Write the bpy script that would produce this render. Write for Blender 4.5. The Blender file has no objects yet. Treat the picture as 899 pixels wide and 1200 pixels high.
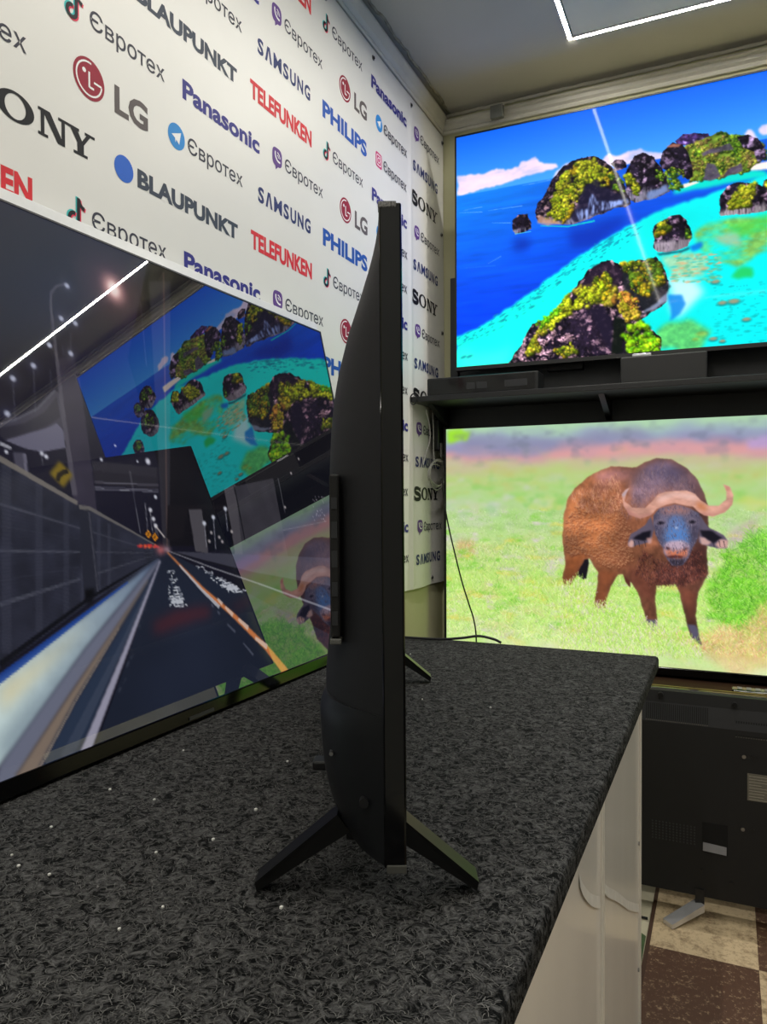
import bpy, bmesh, math, random
import numpy as np
from mathutils import Matrix, Vector

# ------------------------------------------------------------------ camera
CAM_H = 1.12
FPX = 875.0
def cam_basis(th=24.7, pitch=-0.88, roll=-0.2):
    th, p, r = np.radians([th, pitch, roll])
    Fh = np.array([-np.sin(th), np.cos(th), 0]); R = np.array([np.cos(th), np.sin(th), 0]); Z = np.array([0, 0, 1.])
    F = Fh*np.cos(p)+Z*np.sin(p); U = -Fh*np.sin(p)+Z*np.cos(p)
    return F, R*np.cos(r)+U*np.sin(r), -R*np.sin(r)+U*np.cos(r)
CF, CR, CU = cam_basis()
CO = np.array([0, 0, CAM_H])
def onplane(x, y, n, p0):
    """photo pixel (899x1200 frame) -> point on the plane through p0 with normal n"""
    d = CF+CR*(x-449.5)/FPX+CU*(600-y)/FPX
    n = np.asarray(n, float)
    return CO+d*((n@(np.asarray(p0, float)-CO))/(n@d))
scene = bpy.context.scene
cd = bpy.data.cameras.new('camera'); cam = bpy.data.objects.new('camera', cd)
scene.collection.objects.link(cam)
M = Matrix.Identity(4)
for i in range(3):
    M[i][0], M[i][1], M[i][2], M[i][3] = CR[i], CU[i], -CF[i], CO[i]
cam.matrix_world = M
cd.sensor_fit = 'VERTICAL'; cd.sensor_height = 36.0; cd.lens = 36.0*FPX/1200.0
cd.clip_start = 0.02; cd.clip_end = 50
scene.camera = cam

# ------------------------------------------------------------------ world, exposure (the light itself comes from the ceiling strip and the screens)
w = bpy.data.worlds.new('world'); scene.world = w; w.use_nodes = True
w.node_tree.nodes['Background'].inputs[0].default_value = (0.5, 0.55, 0.6, 1)
w.node_tree.nodes['Background'].inputs[1].default_value = 0.05
vs = scene.view_settings
vs.view_transform = 'Standard'; vs.look = 'None'; vs.exposure = 0.0; vs.gamma = 1.0; vs.use_curve_mapping = False
LED_POWER = 245.0

# ------------------------------------------------------------------ dimensions of the place (metres, floor z = 0)
WX = -0.99        # left wall
WY = 2.69         # back wall
RX, RY = 1.75, -1.35   # right and rear walls (behind the camera)
CEIL = 2.575
CT = 0.77         # carpeted counter top
rng = np.random.default_rng(7); random.seed(7)

# ------------------------------------------------------------------ helpers: materials
def lin(c):
    c = np.asarray(c, float)/255.0
    return np.where(c <= 0.04045, c/12.92, ((c+0.055)/1.055)**2.4)
def srgb(*c): return tuple(lin(c))+(1.0,)
MATS = {}
def mat(name, col, rough=0.6, metal=0.0, spec=0.5, var=0.06, scale=40.0, bump=0.0, bscale=200.0, ior=1.45, emit=None, estr=1.0, coat=0.0, stretch=None):
    """procedural material: principled, colour and relief broken up by noise"""
    if name in MATS: return MATS[name]
    m = bpy.data.materials.new(name); m.use_nodes = True; MATS[name] = m
    nt = m.node_tree; b = nt.nodes['Principled BSDF']
    tc = nt.nodes.new('ShaderNodeTexCoord'); mp = nt.nodes.new('ShaderNodeMapping')
    nt.links.new(tc.outputs['Object'], mp.inputs[0])
    if stretch: mp.inputs['Scale'].default_value = stretch
    n = nt.nodes.new('ShaderNodeTexNoise'); n.inputs['Scale'].default_value = scale; n.inputs['Detail'].default_value = 4
    nt.links.new(mp.outputs[0], n.inputs['Vector'])
    r = nt.nodes.new('ShaderNodeValToRGB')
    c = lin(col)
    r.color_ramp.elements[0].position = 0.3; r.color_ramp.elements[1].position = 0.7
    r.color_ramp.elements[0].color = tuple(np.clip(c*(1-var), 0, 1))+(1,)
    r.color_ramp.elements[1].color = tuple(np.clip(c*(1+var), 0, 1))+(1,)
    nt.links.new(n.outputs[0], r.inputs[0]); nt.links.new(r.outputs[0], b.inputs['Base Color'])
    b.inputs['Roughness'].default_value = rough; b.inputs['Metallic'].default_value = metal
    b.inputs['Specular IOR Level'].default_value = spec; b.inputs['IOR'].default_value = ior
    if coat: b.inputs['Coat Weight'].default_value = coat
    if bump:
        n2 = nt.nodes.new('ShaderNodeTexNoise'); n2.inputs['Scale'].default_value = bscale; n2.inputs['Detail'].default_value = 3
        nt.links.new(mp.outputs[0], n2.inputs['Vector'])
        bp = nt.nodes.new('ShaderNodeBump'); bp.inputs['Strength'].default_value = bump; bp.inputs['Distance'].default_value = 0.004
        nt.links.new(n2.outputs[0], bp.inputs['Height']); nt.links.new(bp.outputs[0], b.inputs['Normal'])
    if emit is not None:
        b.inputs['Emission Color'].default_value = srgb(*emit); b.inputs['Emission Strength'].default_value = estr
    return m
def screen_mat(name, ior, spec, rough, strength):
    m = bpy.data.materials.new(name); m.use_nodes = True
    nt = m.node_tree; b = nt.nodes['Principled BSDF']
    a = nt.nodes.new('ShaderNodeVertexColor'); a.layer_name = 'picture'
    b.inputs['Base Color'].default_value = (0.004, 0.004, 0.005, 1); b.inputs['Roughness'].default_value = rough
    b.inputs['IOR'].default_value = ior; b.inputs['Specular IOR Level'].default_value = spec
    nt.links.new(a.outputs[0], b.inputs['Emission Color']); b.inputs['Emission Strength'].default_value = strength
    return m

# ------------------------------------------------------------------ helpers: objects
COL = scene.collection
def empty(name, loc, rot=(0, 0, 0)):
    o = bpy.data.objects.new(name, None); COL.objects.link(o)
    o.location = loc; o.rotation_euler = rot; o.empty_display_size = 0.05
    return o
def tag(o, label=None, cat=None, group=None, kind=None):
    if label: o['label'] = label
    if cat: o['category'] = cat
    if group: o['group'] = group
    if kind: o['kind'] = kind
    return o
def add(name, me, mats, parent=None, loc=None, rot=None, smooth=False):
    o = bpy.data.objects.new(name, me); COL.objects.link(o)
    for m in (mats if isinstance(mats, (list, tuple)) else [mats]): me.materials.append(m)
    if parent: o.parent = parent
    if loc: o.location = loc
    if rot: o.rotation_euler = rot
    if smooth: me.shade_smooth()
    return o
def mesh(name, v, f):
    me = bpy.data.meshes.new(name); me.from_pydata([tuple(map(float, p)) for p in v], [], [tuple(map(int, q)) for q in f]); me.update()
    return me
class MB:
    """collects shapes of one part, then builds it as one mesh object"""
    def __init__(s): s.v = []; s.f = []; s.m = []
    def put(s, v, f, mi=0):
        k = len(s.v); s.v += [tuple(map(float, p)) for p in v]; s.f += [tuple(i+k for i in q) for q in f]; s.m += [mi]*len(f); return s
    def box(s, a, b, mi=0, c=0.0):
        """box between corners a and b, edges chamfered by c"""
        a = np.minimum(a, b).astype(float) if True else a; b2 = np.maximum(a, np.asarray(b, float))
        b = np.maximum(np.asarray(b, float), a); c = min(c, 0.49*min(b-a))
        if c <= 0:
            v = [(x, y, z) for x in (a[0], b[0]) for y in (a[1], b[1]) for z in (a[2], b[2])]
            return s.put(v, [(0, 1, 3, 2), (4, 6, 7, 5), (0, 4, 5, 1), (2, 3, 7, 6), (0, 2, 6, 4), (1, 5, 7, 3)], mi)
        bm = bmesh.new(); bmesh.ops.create_cube(bm, size=1.0)
        for q in bm.verts: q.co = Vector((a[i]+(q.co[i]+0.5)*(b[i]-a[i])) for i in range(3))
        bmesh.ops.bevel(bm, geom=list(bm.edges), offset=c, segments=2, profile=0.5, affect='EDGES')
        bm.verts.index_update()
        s.put([tuple(q.co) for q in bm.verts], [tuple(q.index for q in p.verts) for p in bm.faces], mi); bm.free(); return s
    def tube(s, pts, r, n=8, mi=0, closed=False):
        P = np.asarray(pts, float); N = len(P); rr = np.broadcast_to(np.asarray(r, float), (N,))
        T = np.gradient(P, axis=0)
        if closed: T = np.roll(P, -1, 0)-np.roll(P, 1, 0)
        T /= np.linalg.norm(T, axis=1)[:, None]+1e-12
        up = np.array([0, 0, 1.]) if abs(T[0][2]) < 0.9 else np.array([1., 0, 0])
        u = np.cross(T[0], up); u /= np.linalg.norm(u); v = []
        for i in range(N):
            u = u-T[i]*(u@T[i]); u /= np.linalg.norm(u)+1e-12; w_ = np.cross(T[i], u)
            for k in range(n):
                a = 2*math.pi*k/n; v.append(P[i]+rr[i]*(math.cos(a)*u+math.sin(a)*w_))
        f = []
        for i in range(N if closed else N-1):
            j = (i+1) % N
            for k in range(n): f.append((i*n+k, i*n+(k+1) % n, j*n+(k+1) % n, j*n+k))
        if not closed: f += [tuple(range(n))[::-1], tuple(range((N-1)*n, N*n))]
        return s.put(v, f, mi)
    def cyl(s, a, b, r, n=16, mi=0):
        a, b = np.asarray(a, float), np.asarray(b, float)
        return s.tube([a, b], r, n, mi)
    def prism(s, poly, axis, lo, hi, mi=0):
        """2-D outline (the two other axes in order) extruded along axis"""
        n = len(poly); v = []
        for h in (lo, hi):
            for p in poly:
                q = list(p); q.insert(axis, h); v.append(q)
        f = [tuple(range(n)), tuple(range(n, 2*n))[::-1]]+[(i, i+n, (i+1) % n+n, (i+1) % n) for i in range(n)]
        return s.put(v, f, mi)
    def build(s, name, mats, parent=None, loc=None, rot=None, smooth=False):
        me = mesh(name, s.v, s.f)
        bm = bmesh.new(); bm.from_mesh(me); bmesh.ops.recalc_face_normals(bm, faces=bm.faces); bm.to_mesh(me); bm.free()
        me.polygons.foreach_set('material_index', s.m) if len(s.m) == len(me.polygons) else None
        o = add(name, me, mats, parent, loc, rot)
        if smooth:
            me.shade_smooth(); me.set_sharp_from_angle(angle=math.radians(40))
        return o
def smoothpath(pts, n=8):
    P = np.asarray(pts, float); P = np.vstack([2*P[0]-P[1], P, 2*P[-1]-P[-2]]); out = []
    for i in range(1, len(P)-2):
        for t in np.linspace(0, 1, n, endpoint=False):
            a, b, c, d = P[i-1:i+3]
            out.append(0.5*(2*b+(c-a)*t+(2*a-5*b+4*c-d)*t*t+(3*b-a-3*c+d)*t**3))
    out.append(P[-2]); return np.array(out)

# ------------------------------------------------------------------ shared materials
M_wall2 = mat('pale_wall_paint', (176, 178, 176), 0.8, var=0.04, scale=6)
M_wall3 = mat('charcoal_wall_paint', (44, 45, 48), 0.7, var=0.06, scale=6)
M_wall = mat('wall_paint', (190, 188, 152), 0.85, var=0.05, scale=6, bump=0.15, bscale=60)
M_ceil = mat('ceiling_paint', (186, 183, 170), 0.8, var=0.04, scale=3, bump=0.1, bscale=90)
M_trim = mat('trim_paint', (214, 210, 198), 0.5, var=0.05, scale=15)
M_lino = mat('cream_linoleum', (190, 184, 160), 0.45, var=0.08, scale=30)
M_greentile = mat('green_linoleum', (70, 92, 60), 0.45, var=0.15, scale=60)
M_black = mat('black_plastic', (14, 15, 17), 0.45, var=0.1, scale=300, bump=0.05, bscale=900)
M_gloss = mat('gloss_black_plastic', (5, 5, 6), 0.1, var=0.1)
M_housing = mat('matt_black_housing', (13, 14, 17), 0.6, var=0.1, scale=500, bump=0.12, bscale=1500)
M_dark = mat('charcoal_board', (40, 42, 44), 0.55, var=0.1, scale=30)
M_shelf = mat('black_shelf_board', (22, 23, 25), 0.42, var=0.12, scale=40)
M_silver = mat('brushed_silver', (190, 192, 196), 0.28, metal=1.0, var=0.06, scale=80, stretch=(1, 20, 1))
M_screw = mat('screw_metal', (150, 150, 150), 0.35, metal=1.0)
M_white = mat('white_laminate', (226, 223, 216), 0.22, var=0.03, scale=8, stretch=(1, 1, 0.2), bump=0.02, bscale=12)
M_whiteb = mat('white_batten', (222, 219, 210), 0.4, var=0.03, scale=8)
M_frame = mat('silver_white_frame', (205, 207, 208), 0.35, var=0.03, scale=60)
M_wood = mat('brown_table_wood', (54, 36, 26), 0.8, spec=0.15, var=0.25, scale=8, stretch=(1, 14, 14))
M_gold = mat('gold_rim', (190, 165, 110), 0.3, metal=1.0)
M_cable_k = mat('black_cable', (18, 18, 19), 0.45)
M_cable_g = mat('grey_cable', (150, 150, 146), 0.5)
M_label = mat('grey_sticker', (96, 92, 82), 0.6, var=0.15, scale=200)

# ------------------------------------------------------------------ the room
def slab(name, a, b, m, label):
    return tag(MB().box(a, b).build(name, m), label, kind='structure')
T = 0.1
floor = slab('floor', (WX-T, RY-T, -0.1), (RX+T, WY+T, 0.0), M_lino, 'cream linoleum floor beside the counter')
slab('wall_left', (WX-T, RY, 0.0), (WX, WY, CEIL+0.1), M_wall, 'olive cream wall behind the printed banner')
slab('wall_back', (WX-T, WY, 0.0), (RX+T, WY+T, CEIL+0.1), M_wall, 'olive cream wall behind the two bright televisions')
slab('wall_right', (RX, RY, 0.0), (RX+T, WY, CEIL+0.1), M_wall3, 'charcoal wall to the right of the camera')
slab('wall_rear', (WX-T, RY-T, 0.0), (RX+T, RY, CEIL+0.1), M_wall2, 'pale grey wall behind the camera')
LX0, LX1, LY0, LY1 = -0.452, 1.15, -0.85, 2.40      # the light strip's rectangle on the ceiling
slab('ceiling', (WX, RY, CEIL), (RX, WY, CEIL+0.1), M_ceil, 'grey white painted ceiling with a light strip')
tag(MB().box((LX0+0.012, LY0+0.012, CEIL-0.006), (LX1-0.012, LY1-0.012, CEIL-0.0005)).build('trim_5', mat('painted_glow_panel', (226, 222, 204), 0.8, var=0.03, scale=3)), 'ceiling panel painted paler for the glow inside the rectangle of the light strip', kind='structure')  # strip glow on the inner ceiling, painted in as a paler panel
# crown mouldings
def moulding(name, prof, axis, lo, hi, label):
    return tag(MB().prism(prof, axis, lo, hi).build(name, M_trim), label, kind='structure')
pl = [(WX, 2.500), (WX+0.010, 2.500), (WX+0.014, 2.506), (WX+0.012, 2.514), (WX+0.022, 2.524), (WX+0.030, 2.540), (WX+0.034, 2.548), (WX+0.034, 2.556), (WX, 2.556)]
moulding('trim_1', pl, 1, RY, WY, 'white crown moulding along the top of the banner wall')
pb = [(WY, 2.500), (WY-0.012, 2.500), (WY-0.016, 2.507), (WY-0.013, 2.513), (WY-0.022, 2.520), (WY-0.024, 2.532), (WY-0.033, 2.537), (WY-0.033, 2.543), (WY, 2.543)]
o = MB(); n_ = len(pb)
o.put([(WX, y, z) for y, z in pb]+[(RX, y, z) for y, z in pb], [tuple(range(n_)), tuple(range(n_, 2*n_))[::-1]]+[(i, i+n_, (i+1) % n_+n_, (i+1) % n_) for i in range(n_)])
tag(o.build('trim_2', M_trim), 'white crown moulding above the upper television', kind='structure')
# ragged sealant bead along both ceiling edges
M_bead = mat('cracked_sealant', (150, 146, 128), 0.8, var=0.3, scale=40)
y = np.arange(RY, WY, 0.02); xx = WX+0.040+0.006*np.sin(y*40)*rng.random(len(y))+0.004*rng.random(len(y))
tag(MB().tube(np.c_[xx, y, np.full(len(y), CEIL-0.001)], 0.004+0.002*rng.random(len(y)), 6).build('trim_3', M_bead), 'cracked sealant line where the ceiling meets the banner wall', kind='structure')
x = np.arange(WX, RX, 0.02)
tag(MB().tube(np.c_[x, np.full(len(x), WY-0.006)+0.004*rng.random(len(x)), np.full(len(x), CEIL-0.004)], 0.006+0.002*rng.random(len(x)), 6).build('trim_4', M_trim), 'white bead where the ceiling meets the back wall', kind='structure')
# pieces of the linoleum pattern seen beside the counter
q_ = [onplane(x_, y_, (0, 0, 1), (0, 0, 0.001)) for x_, y_ in ((735, 1080), (757, 1097), (752, 1126), (735, 1140))]
MB().put([tuple(p_) for p_ in q_]+[(p_[0], p_[1], 0.0) for p_ in q_], [(0, 1, 2, 3), (4, 7, 6, 5), (0, 4, 5, 1), (1, 5, 6, 2), (2, 6, 7, 3), (3, 7, 4, 0)]).build('tile', M_greentile, floor)
# patterned vinyl runner: beige and brown blocks, distressed
m = bpy.data.materials.new('patchwork_vinyl'); m.use_nodes = True; nt = m.node_tree; b = nt.nodes['Principled BSDF']
tc = nt.nodes.new('ShaderNodeTexCoord'); sx = nt.nodes.new('ShaderNodeSeparateXYZ'); nt.links.new(tc.outputs['Object'], sx.inputs[0])
def mth(op, a, b_=None):
    n = nt.nodes.new('ShaderNodeMath'); n.operation = op
    for i, q in enumerate((a, b_)):
        if q is None: continue
        if isinstance(q, (int, float)): n.inputs[i].default_value = q
        else: nt.links.new(q, n.inputs[i])
    return n.outputs[0]
cx = mth('FLOOR', mth('DIVIDE', sx.outputs[0], 0.245)); cy = mth('FLOOR', mth('DIVIDE', sx.outputs[1], 0.42))
chk = mth('ABSOLUTE', mth('MODULO', mth('ADD', cx, cy), 2.0))
n1 = nt.nodes.new('ShaderNodeTexNoise'); n1.inputs['Scale'].default_value = 95; n1.inputs['Detail'].default_value = 6; n1.inputs['Roughness'].default_value = 0.75
n2 = nt.nodes.new('ShaderNodeTexNoise'); n2.inputs['Scale'].default_value = 18; n2.inputs['Detail'].default_value = 5
for n in (n1, n2): nt.links.new(tc.outputs['Object'], n.inputs['Vector'])
def ramp(src, p0, c0, p1, c1):
    r = nt.nodes.new('ShaderNodeValToRGB'); r.color_ramp.elements[0].position = p0; r.color_ramp.elements[1].position = p1
    r.color_ramp.elements[0].color = srgb(*c0); r.color_ramp.elements[1].color = srgb(*c1); nt.links.new(src, r.inputs[0]); return r.outputs[0]
brown = ramp(n1.outputs[0], 0.55, (82, 58, 44), 0.68, (172, 148, 118))
mx0 = mth('ADD', mth('MULTIPLY', n1.outputs[0], 0.6), mth('MULTIPLY', n2.outputs[0], 0.4))
beige = ramp(mx0, 0.34, (112, 90, 66), 0.52, (196, 176, 142))
mx = nt.nodes.new('ShaderNodeMix'); mx.data_type = 'RGBA'
nt.links.new(chk, mx.inputs['Factor']); nt.links.new(beige, mx.inputs['A']); nt.links.new(brown, mx.inputs['B'])
nt.links.new(mx.outputs['Result'], b.inputs['Base Color']); b.inputs['Roughness'].default_value = 0.5
M_edge = mat('brown_runner_edge', (70, 50, 38), 0.6)
t = empty('floor_runner', (-0.172, 1.96, 0.0))
MB().box((0, -2.6, 0.0005), (1.70, 0.60, 0.005)).build('vinyl_sheet', m, t)
MB().box((-0.010, -2.6, 0.0005), (0.0, 0.60, 0.006)).build('edge_strip', M_edge, t)
tag(t, 'beige and brown patchwork vinyl runner on the floor beside the counter', 'rug')

# ------------------------------------------------------------------ LED strip on the ceiling
t = empty('led_strip_light', (LX0, LY1, CEIL))
M_led = mat('led_diffuser', (255, 255, 255), 0.5, emit=(255, 250, 240), estr=LED_POWER)
M_prof = mat('white_led_profile', (225, 225, 222), 0.4)
def led(a, b, horiz):
    a = np.array(a)-[LX0, LY1]; b = np.array(b)-[LX0, LY1]; h = 0.007
    if horiz: lo, hi = (a[0]-h, a[1]-h), (b[0]+h, a[1]+h); li, hj = (a[0], a[1]-0.0055), (b[0], a[1]+0.0055)
    else: lo, hi = (a[0]-h, a[1]-h), (a[0]+h, b[1]+h); li, hj = (a[0]-0.0055, a[1]), (a[0]+0.0055, b[1])
    q = MB()
    if horiz: q.box((lo[0], lo[1], -0.009), (hi[0], li[1]-0.0002, 0.0)).box((lo[0], hj[1]+0.0002, -0.009), (hi[0], hi[1], 0.0))
    else: q.box((lo[0], lo[1], -0.009), (li[0]-0.0002, hi[1], 0.0)).box((hj[0]+0.0002, lo[1], -0.009), (hi[0], hi[1], 0.0))
    q.build('profile', M_prof, t)
    MB().put([(li[0], li[1], -0.0075), (hj[0], li[1], -0.0075), (hj[0], hj[1], -0.0075), (li[0], hj[1], -0.0075)], [(0, 3, 2, 1)]).build('diffuser', M_led, t)
led((LX0, LY0), (LX0, LY1), False); led((LX1, LY0), (LX1, LY1), False)
led((LX0+0.014, LY1), (LX1-0.014, LY1), True); led((LX0+0.014, LY0), (LX1-0.014, LY0), True)
tag(t, 'bright white light strip laid in a rectangle on the ceiling', 'light')

# ------------------------------------------------------------------ display counter
cnt = empty('display_counter', (-0.56, 0.6, 0.0)); CL = np.array([-0.56, 0.6, 0.0])
CX1, CY1, CY0 = -0.137, 1.772, -0.75
m = bpy.data.materials.new('charcoal_felt'); m.use_nodes = True; nt = m.node_tree; b = nt.nodes['Principled BSDF']
tc = nt.nodes.new('ShaderNodeTexCoord')
n1 = nt.nodes.new('ShaderNodeTexNoise'); n1.inputs['Scale'].default_value = 78; n1.inputs['Detail'].default_value = 9; n1.inputs['Roughness'].default_value = 0.8; n1.inputs['Distortion'].default_value = 1.5
n2 = nt.nodes.new('ShaderNodeTexNoise'); n2.inputs['Scale'].default_value = 700; n2.inputs['Detail'].default_value = 3
for n in (n1, n2): nt.links.new(tc.outputs['Object'], n.inputs['Vector'])
r = ramp(n1.outputs[0], 0.45, (8, 9, 10), 0.63, (92, 92, 92))
nt.links.new(r, b.inputs['Base Color']); b.inputs['Roughness'].default_value = 1.0; b.inputs['Specular IOR Level'].default_value = 0.1
bp = nt.nodes.new('ShaderNodeBump'); bp.inputs['Strength'].default_value = 0.7; bp.inputs['Distance'].default_value = 0.004
nt.links.new(mth('ADD', n1.outputs[0], mth('MULTIPLY', n2.outputs[0], 0.5)), bp.inputs['Height']); nt.links.new(bp.outputs[0], b.inputs['Normal'])
M_felt = m
TH = 0.032
top = MB().box(np.array((WX+0.012, CY0, CT-TH))-CL, np.array((CX1, CY1, CT))-CL, c=0.007).build('felt_top', M_felt, cnt, smooth=True)
PX = -0.162; PY1 = 1.60; SEAM = 1.095
def cbox(name, a, b, m_, c=0.0): return MB().box(np.array(a)-CL, np.array(b)-CL, c=c).build(name, m_, cnt)
cbox('front_panel', (PX-0.016, CY0+0.02, 0.02), (PX, SEAM-0.002, CT-TH), M_white, 0.001)
cbox('front_panel', (PX-0.016, SEAM+0.002, 0.02), (PX, PY1, CT-TH), M_white, 0.001)
cbox('seam_strip', (PX-0.001, SEAM-0.009, 0.02), (PX+0.004, SEAM+0.009, CT-TH-0.03), M_whiteb, 0.001)
cbox('end_panel', (WX+0.02, PY1-0.004, 0.02), (PX-0.0165, PY1+0.012, CT-TH), M_white, 0.001)
cbox('corner_strip', (PX-0.02, PY1+0.0005, 0.0), (PX+0.004, PY1+0.016, CT-TH), M_whiteb, 0.001)
cbox('top_batten', (PX+0.0002, CY0+0.02, CT-TH-0.028), (PX+0.006, PY1-0.001, CT-TH-0.0005), M_whiteb, 0.001)
cbox('plinth', (WX+0.03, CY0+0.04, 0.0), (PX-0.03, PY1-0.02, 0.05), M_black)
# wavy highlight on the panel, put in as white strips like a film lip
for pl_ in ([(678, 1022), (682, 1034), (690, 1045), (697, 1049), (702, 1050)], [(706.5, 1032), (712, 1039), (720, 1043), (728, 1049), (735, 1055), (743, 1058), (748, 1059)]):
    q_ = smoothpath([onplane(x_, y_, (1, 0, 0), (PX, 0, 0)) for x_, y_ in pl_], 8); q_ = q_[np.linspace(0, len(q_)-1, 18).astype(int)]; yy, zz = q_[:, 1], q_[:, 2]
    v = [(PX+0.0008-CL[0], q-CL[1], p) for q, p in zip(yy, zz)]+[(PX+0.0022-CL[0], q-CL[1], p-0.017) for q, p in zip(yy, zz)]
    MB().put(v, [(i, i+1, i+19, i+18) for i in range(17)]).build('film_highlight', mat('film_highlight_white', (240, 238, 232), 0.25), cnt)
for (yy, zz) in ((PY1-0.012, 0.42), (PY1-0.012, 0.16), (0.80, 0.70)):
    MB().cyl(np.array((PX-0.001, yy, zz))-CL, np.array((PX+0.003, yy, zz))-CL, 0.004, 10).build('screw', M_screw, cnt)
tag(cnt, 'long white counter with a charcoal felt carpet top', 'counter')
# felt fibres: uncountable short curls standing a little off the felt
def fibres(N):
    # denser towards the camera, where single fibres can be made out
    yy = 0.18+(1.765-0.18)*rng.random(N)**1.25; xx = WX+0.02+(CX1-0.004-WX-0.02)*rng.random(N)
    L = 0.004+0.007*rng.random(N); a = rng.random(N)*2*math.pi; k = (rng.random(N)-0.5)*2.6
    wd = 0.00018+0.00022*rng.random(N); seg = 4; V = np.zeros((N, seg*2, 3)); P = np.c_[xx, yy]
    hz = 0.0003+0.0009*rng.random(N)
    for i in range(seg):
        tt = i/(seg-1); ang = a+k*tt
        if i: P = P+np.c_[np.cos(ang), np.sin(ang)]*(L/(seg-1))[:, None]
        nx = np.c_[-np.sin(ang), np.cos(ang)]*wd[:, None]; h = CT+hz*math.sin(math.pi*tt)+0.0002
        x0 = np.minimum(P[:, 0]-nx[:, 0], CX1-0.004); x1 = np.minimum(P[:, 0]+nx[:, 0], CX1-0.004)
        V[:, 2*i] = np.c_[x0, P[:, 1]-nx[:, 1], h]; V[:, 2*i+1] = np.c_[x1, P[:, 1]+nx[:, 1], h]
    base = np.arange(N)[:, None, None]*seg*2
    q = np.array([(2*i, 2*i+1, 2*i+3, 2*i+2) for i in range(seg-1)])[None]
    return (V.reshape(-1, 3)-CL), (base+q).reshape(-1, 4)
def bulk(name, V, Fq):
    me = bpy.data.meshes.new(name); k = Fq.shape[1]
    me.vertices.add(len(V)); me.vertices.foreach_set('co', V.astype(np.float32).ravel())
    me.loops.add(Fq.size); me.loops.foreach_set('vertex_index', Fq.astype(np.int32).ravel())
    me.polygons.add(len(Fq)); me.polygons.foreach_set('loop_start', np.arange(0, Fq.size, k, dtype=np.int32))
    me.polygons.foreach_set('loop_total', np.full(len(Fq), k, dtype=np.int32)); me.update(calc_edges=True); return me
V, Fq = fibres(46000)
tag(add('felt_fibres', bulk('felt_fibres', V, Fq), mat('pale_felt_fibre', (80, 80, 79), 1.0, var=0.8, scale=200, spec=0.1), cnt), 'pale curled fibres of the felt', kind='stuff')
# lint specks caught in the felt
S = MB()
for (px, py) in ((181, 938), (183, 1000), (330, 1065), (14, 1003), (22, 1016), (58, 1026), (191, 1064), (481, 767), (495, 820), (337, 893), (215, 880), (470, 905), (129, 926), (575, 830), (140, 1090), (60, 970), (250, 985), (300, 950)):
    p = onplane(px, py, (0, 0, 1), (0, 0, CT)); h = 0.0011+0.0006*random.random()
    S.box(p-CL-[h, h, 0], p-CL+[h*0.8, h, h*1.6], c=h*0.4)
tag(S.build('lint_specks', mat('white_lint', (215, 215, 210), 0.9), cnt), 'white lint specks on the felt', kind='stuff')

# ------------------------------------------------------------------ pictures on the screens: see the painter below
def screen_obj(name, rgb, mat_, parent, corner, du, dv):
    """dense grid, one vertex per picture element; corner = top left, du/dv = full edge vectors (local)"""
    H, W = rgb.shape[:2]
    u = np.linspace(0, 1, W)[None, :, None]; v = np.linspace(0, 1, H)[:, None, None]
    V = np.asarray(corner, float)+u*np.asarray(du, float)+v*np.asarray(dv, float)
    i = np.arange(H*W).reshape(H, W)
    Fq = np.stack([i[:-1, :-1], i[1:, :-1], i[1:, 1:], i[:-1, 1:]], -1).reshape(-1, 4)
    me = bulk(name, V.reshape(-1, 3), Fq)
    ca = me.color_attributes.new('picture', 'FLOAT_COLOR', 'POINT')
    c = np.ones((H*W, 4), np.float32); c[:, :3] = lin(np.clip(rgb, 0, 255)).reshape(-1, 3)
    ca.data.foreach_set('color', c.ravel())
    return add(name, me, mat_, parent)

# ------------------------------------------------------------------ upper television with the islands
IX0, IX1, IZ0, IZ1, IY = -0.864, 0.575, 1.587, 2.387, 2.50
tv1 = empty('television', (0.5*(IX0+IX1), IY, IZ0-0.11)); L1 = np.array([0.5*(IX0+IX1), IY, IZ0-0.11])
def l1(a): return np.asarray(a, float)-L1
B = 0.005
f_ = MB()
f_.box(l1((IX0-B, IY-0.003, IZ0-B-0.008)), l1((IX0, IY+0.02, IZ1+B))).box(l1((IX1, IY-0.003, IZ0-B-0.008)), l1((IX1+B, IY+0.02, IZ1+B)))
f_.box(l1((IX0, IY-0.003, IZ1)), l1((IX1, IY+0.02, IZ1+B))).box(l1((IX0, IY-0.003, IZ0-B-0.008)), l1((IX1, IY+0.02, IZ0)))
f_.build('frame', M_black, tv1)
MB().box(l1((IX0+0.001, IY+0.004, IZ0+0.001)), l1((IX1-0.001, IY+0.024, IZ1-0.001))).box(l1((IX0+0.12, IY+0.0245, IZ0+0.02)), l1((IX1-0.12, IY+0.05, IZ0+0.52)), c=0.01).build('back_housing', M_housing, tv1)
MB().box(l1((-0.275, IY-0.006, IZ0-0.012)), l1((-0.218, IY-0.0031, IZ0-0.004)), c=0.001).build('badge', M_silver, tv1)
pd = MB().box(l1((-0.31, IY-0.02, IZ0-0.108)), l1((-0.055, IY+0.03, IZ0-0.014)), c=0.004).build('pedestal', M_black, tv1)
tag(tv1, 'large television showing rocky green islands in turquoise sea, mounted above the shelf', 'television')
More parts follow.
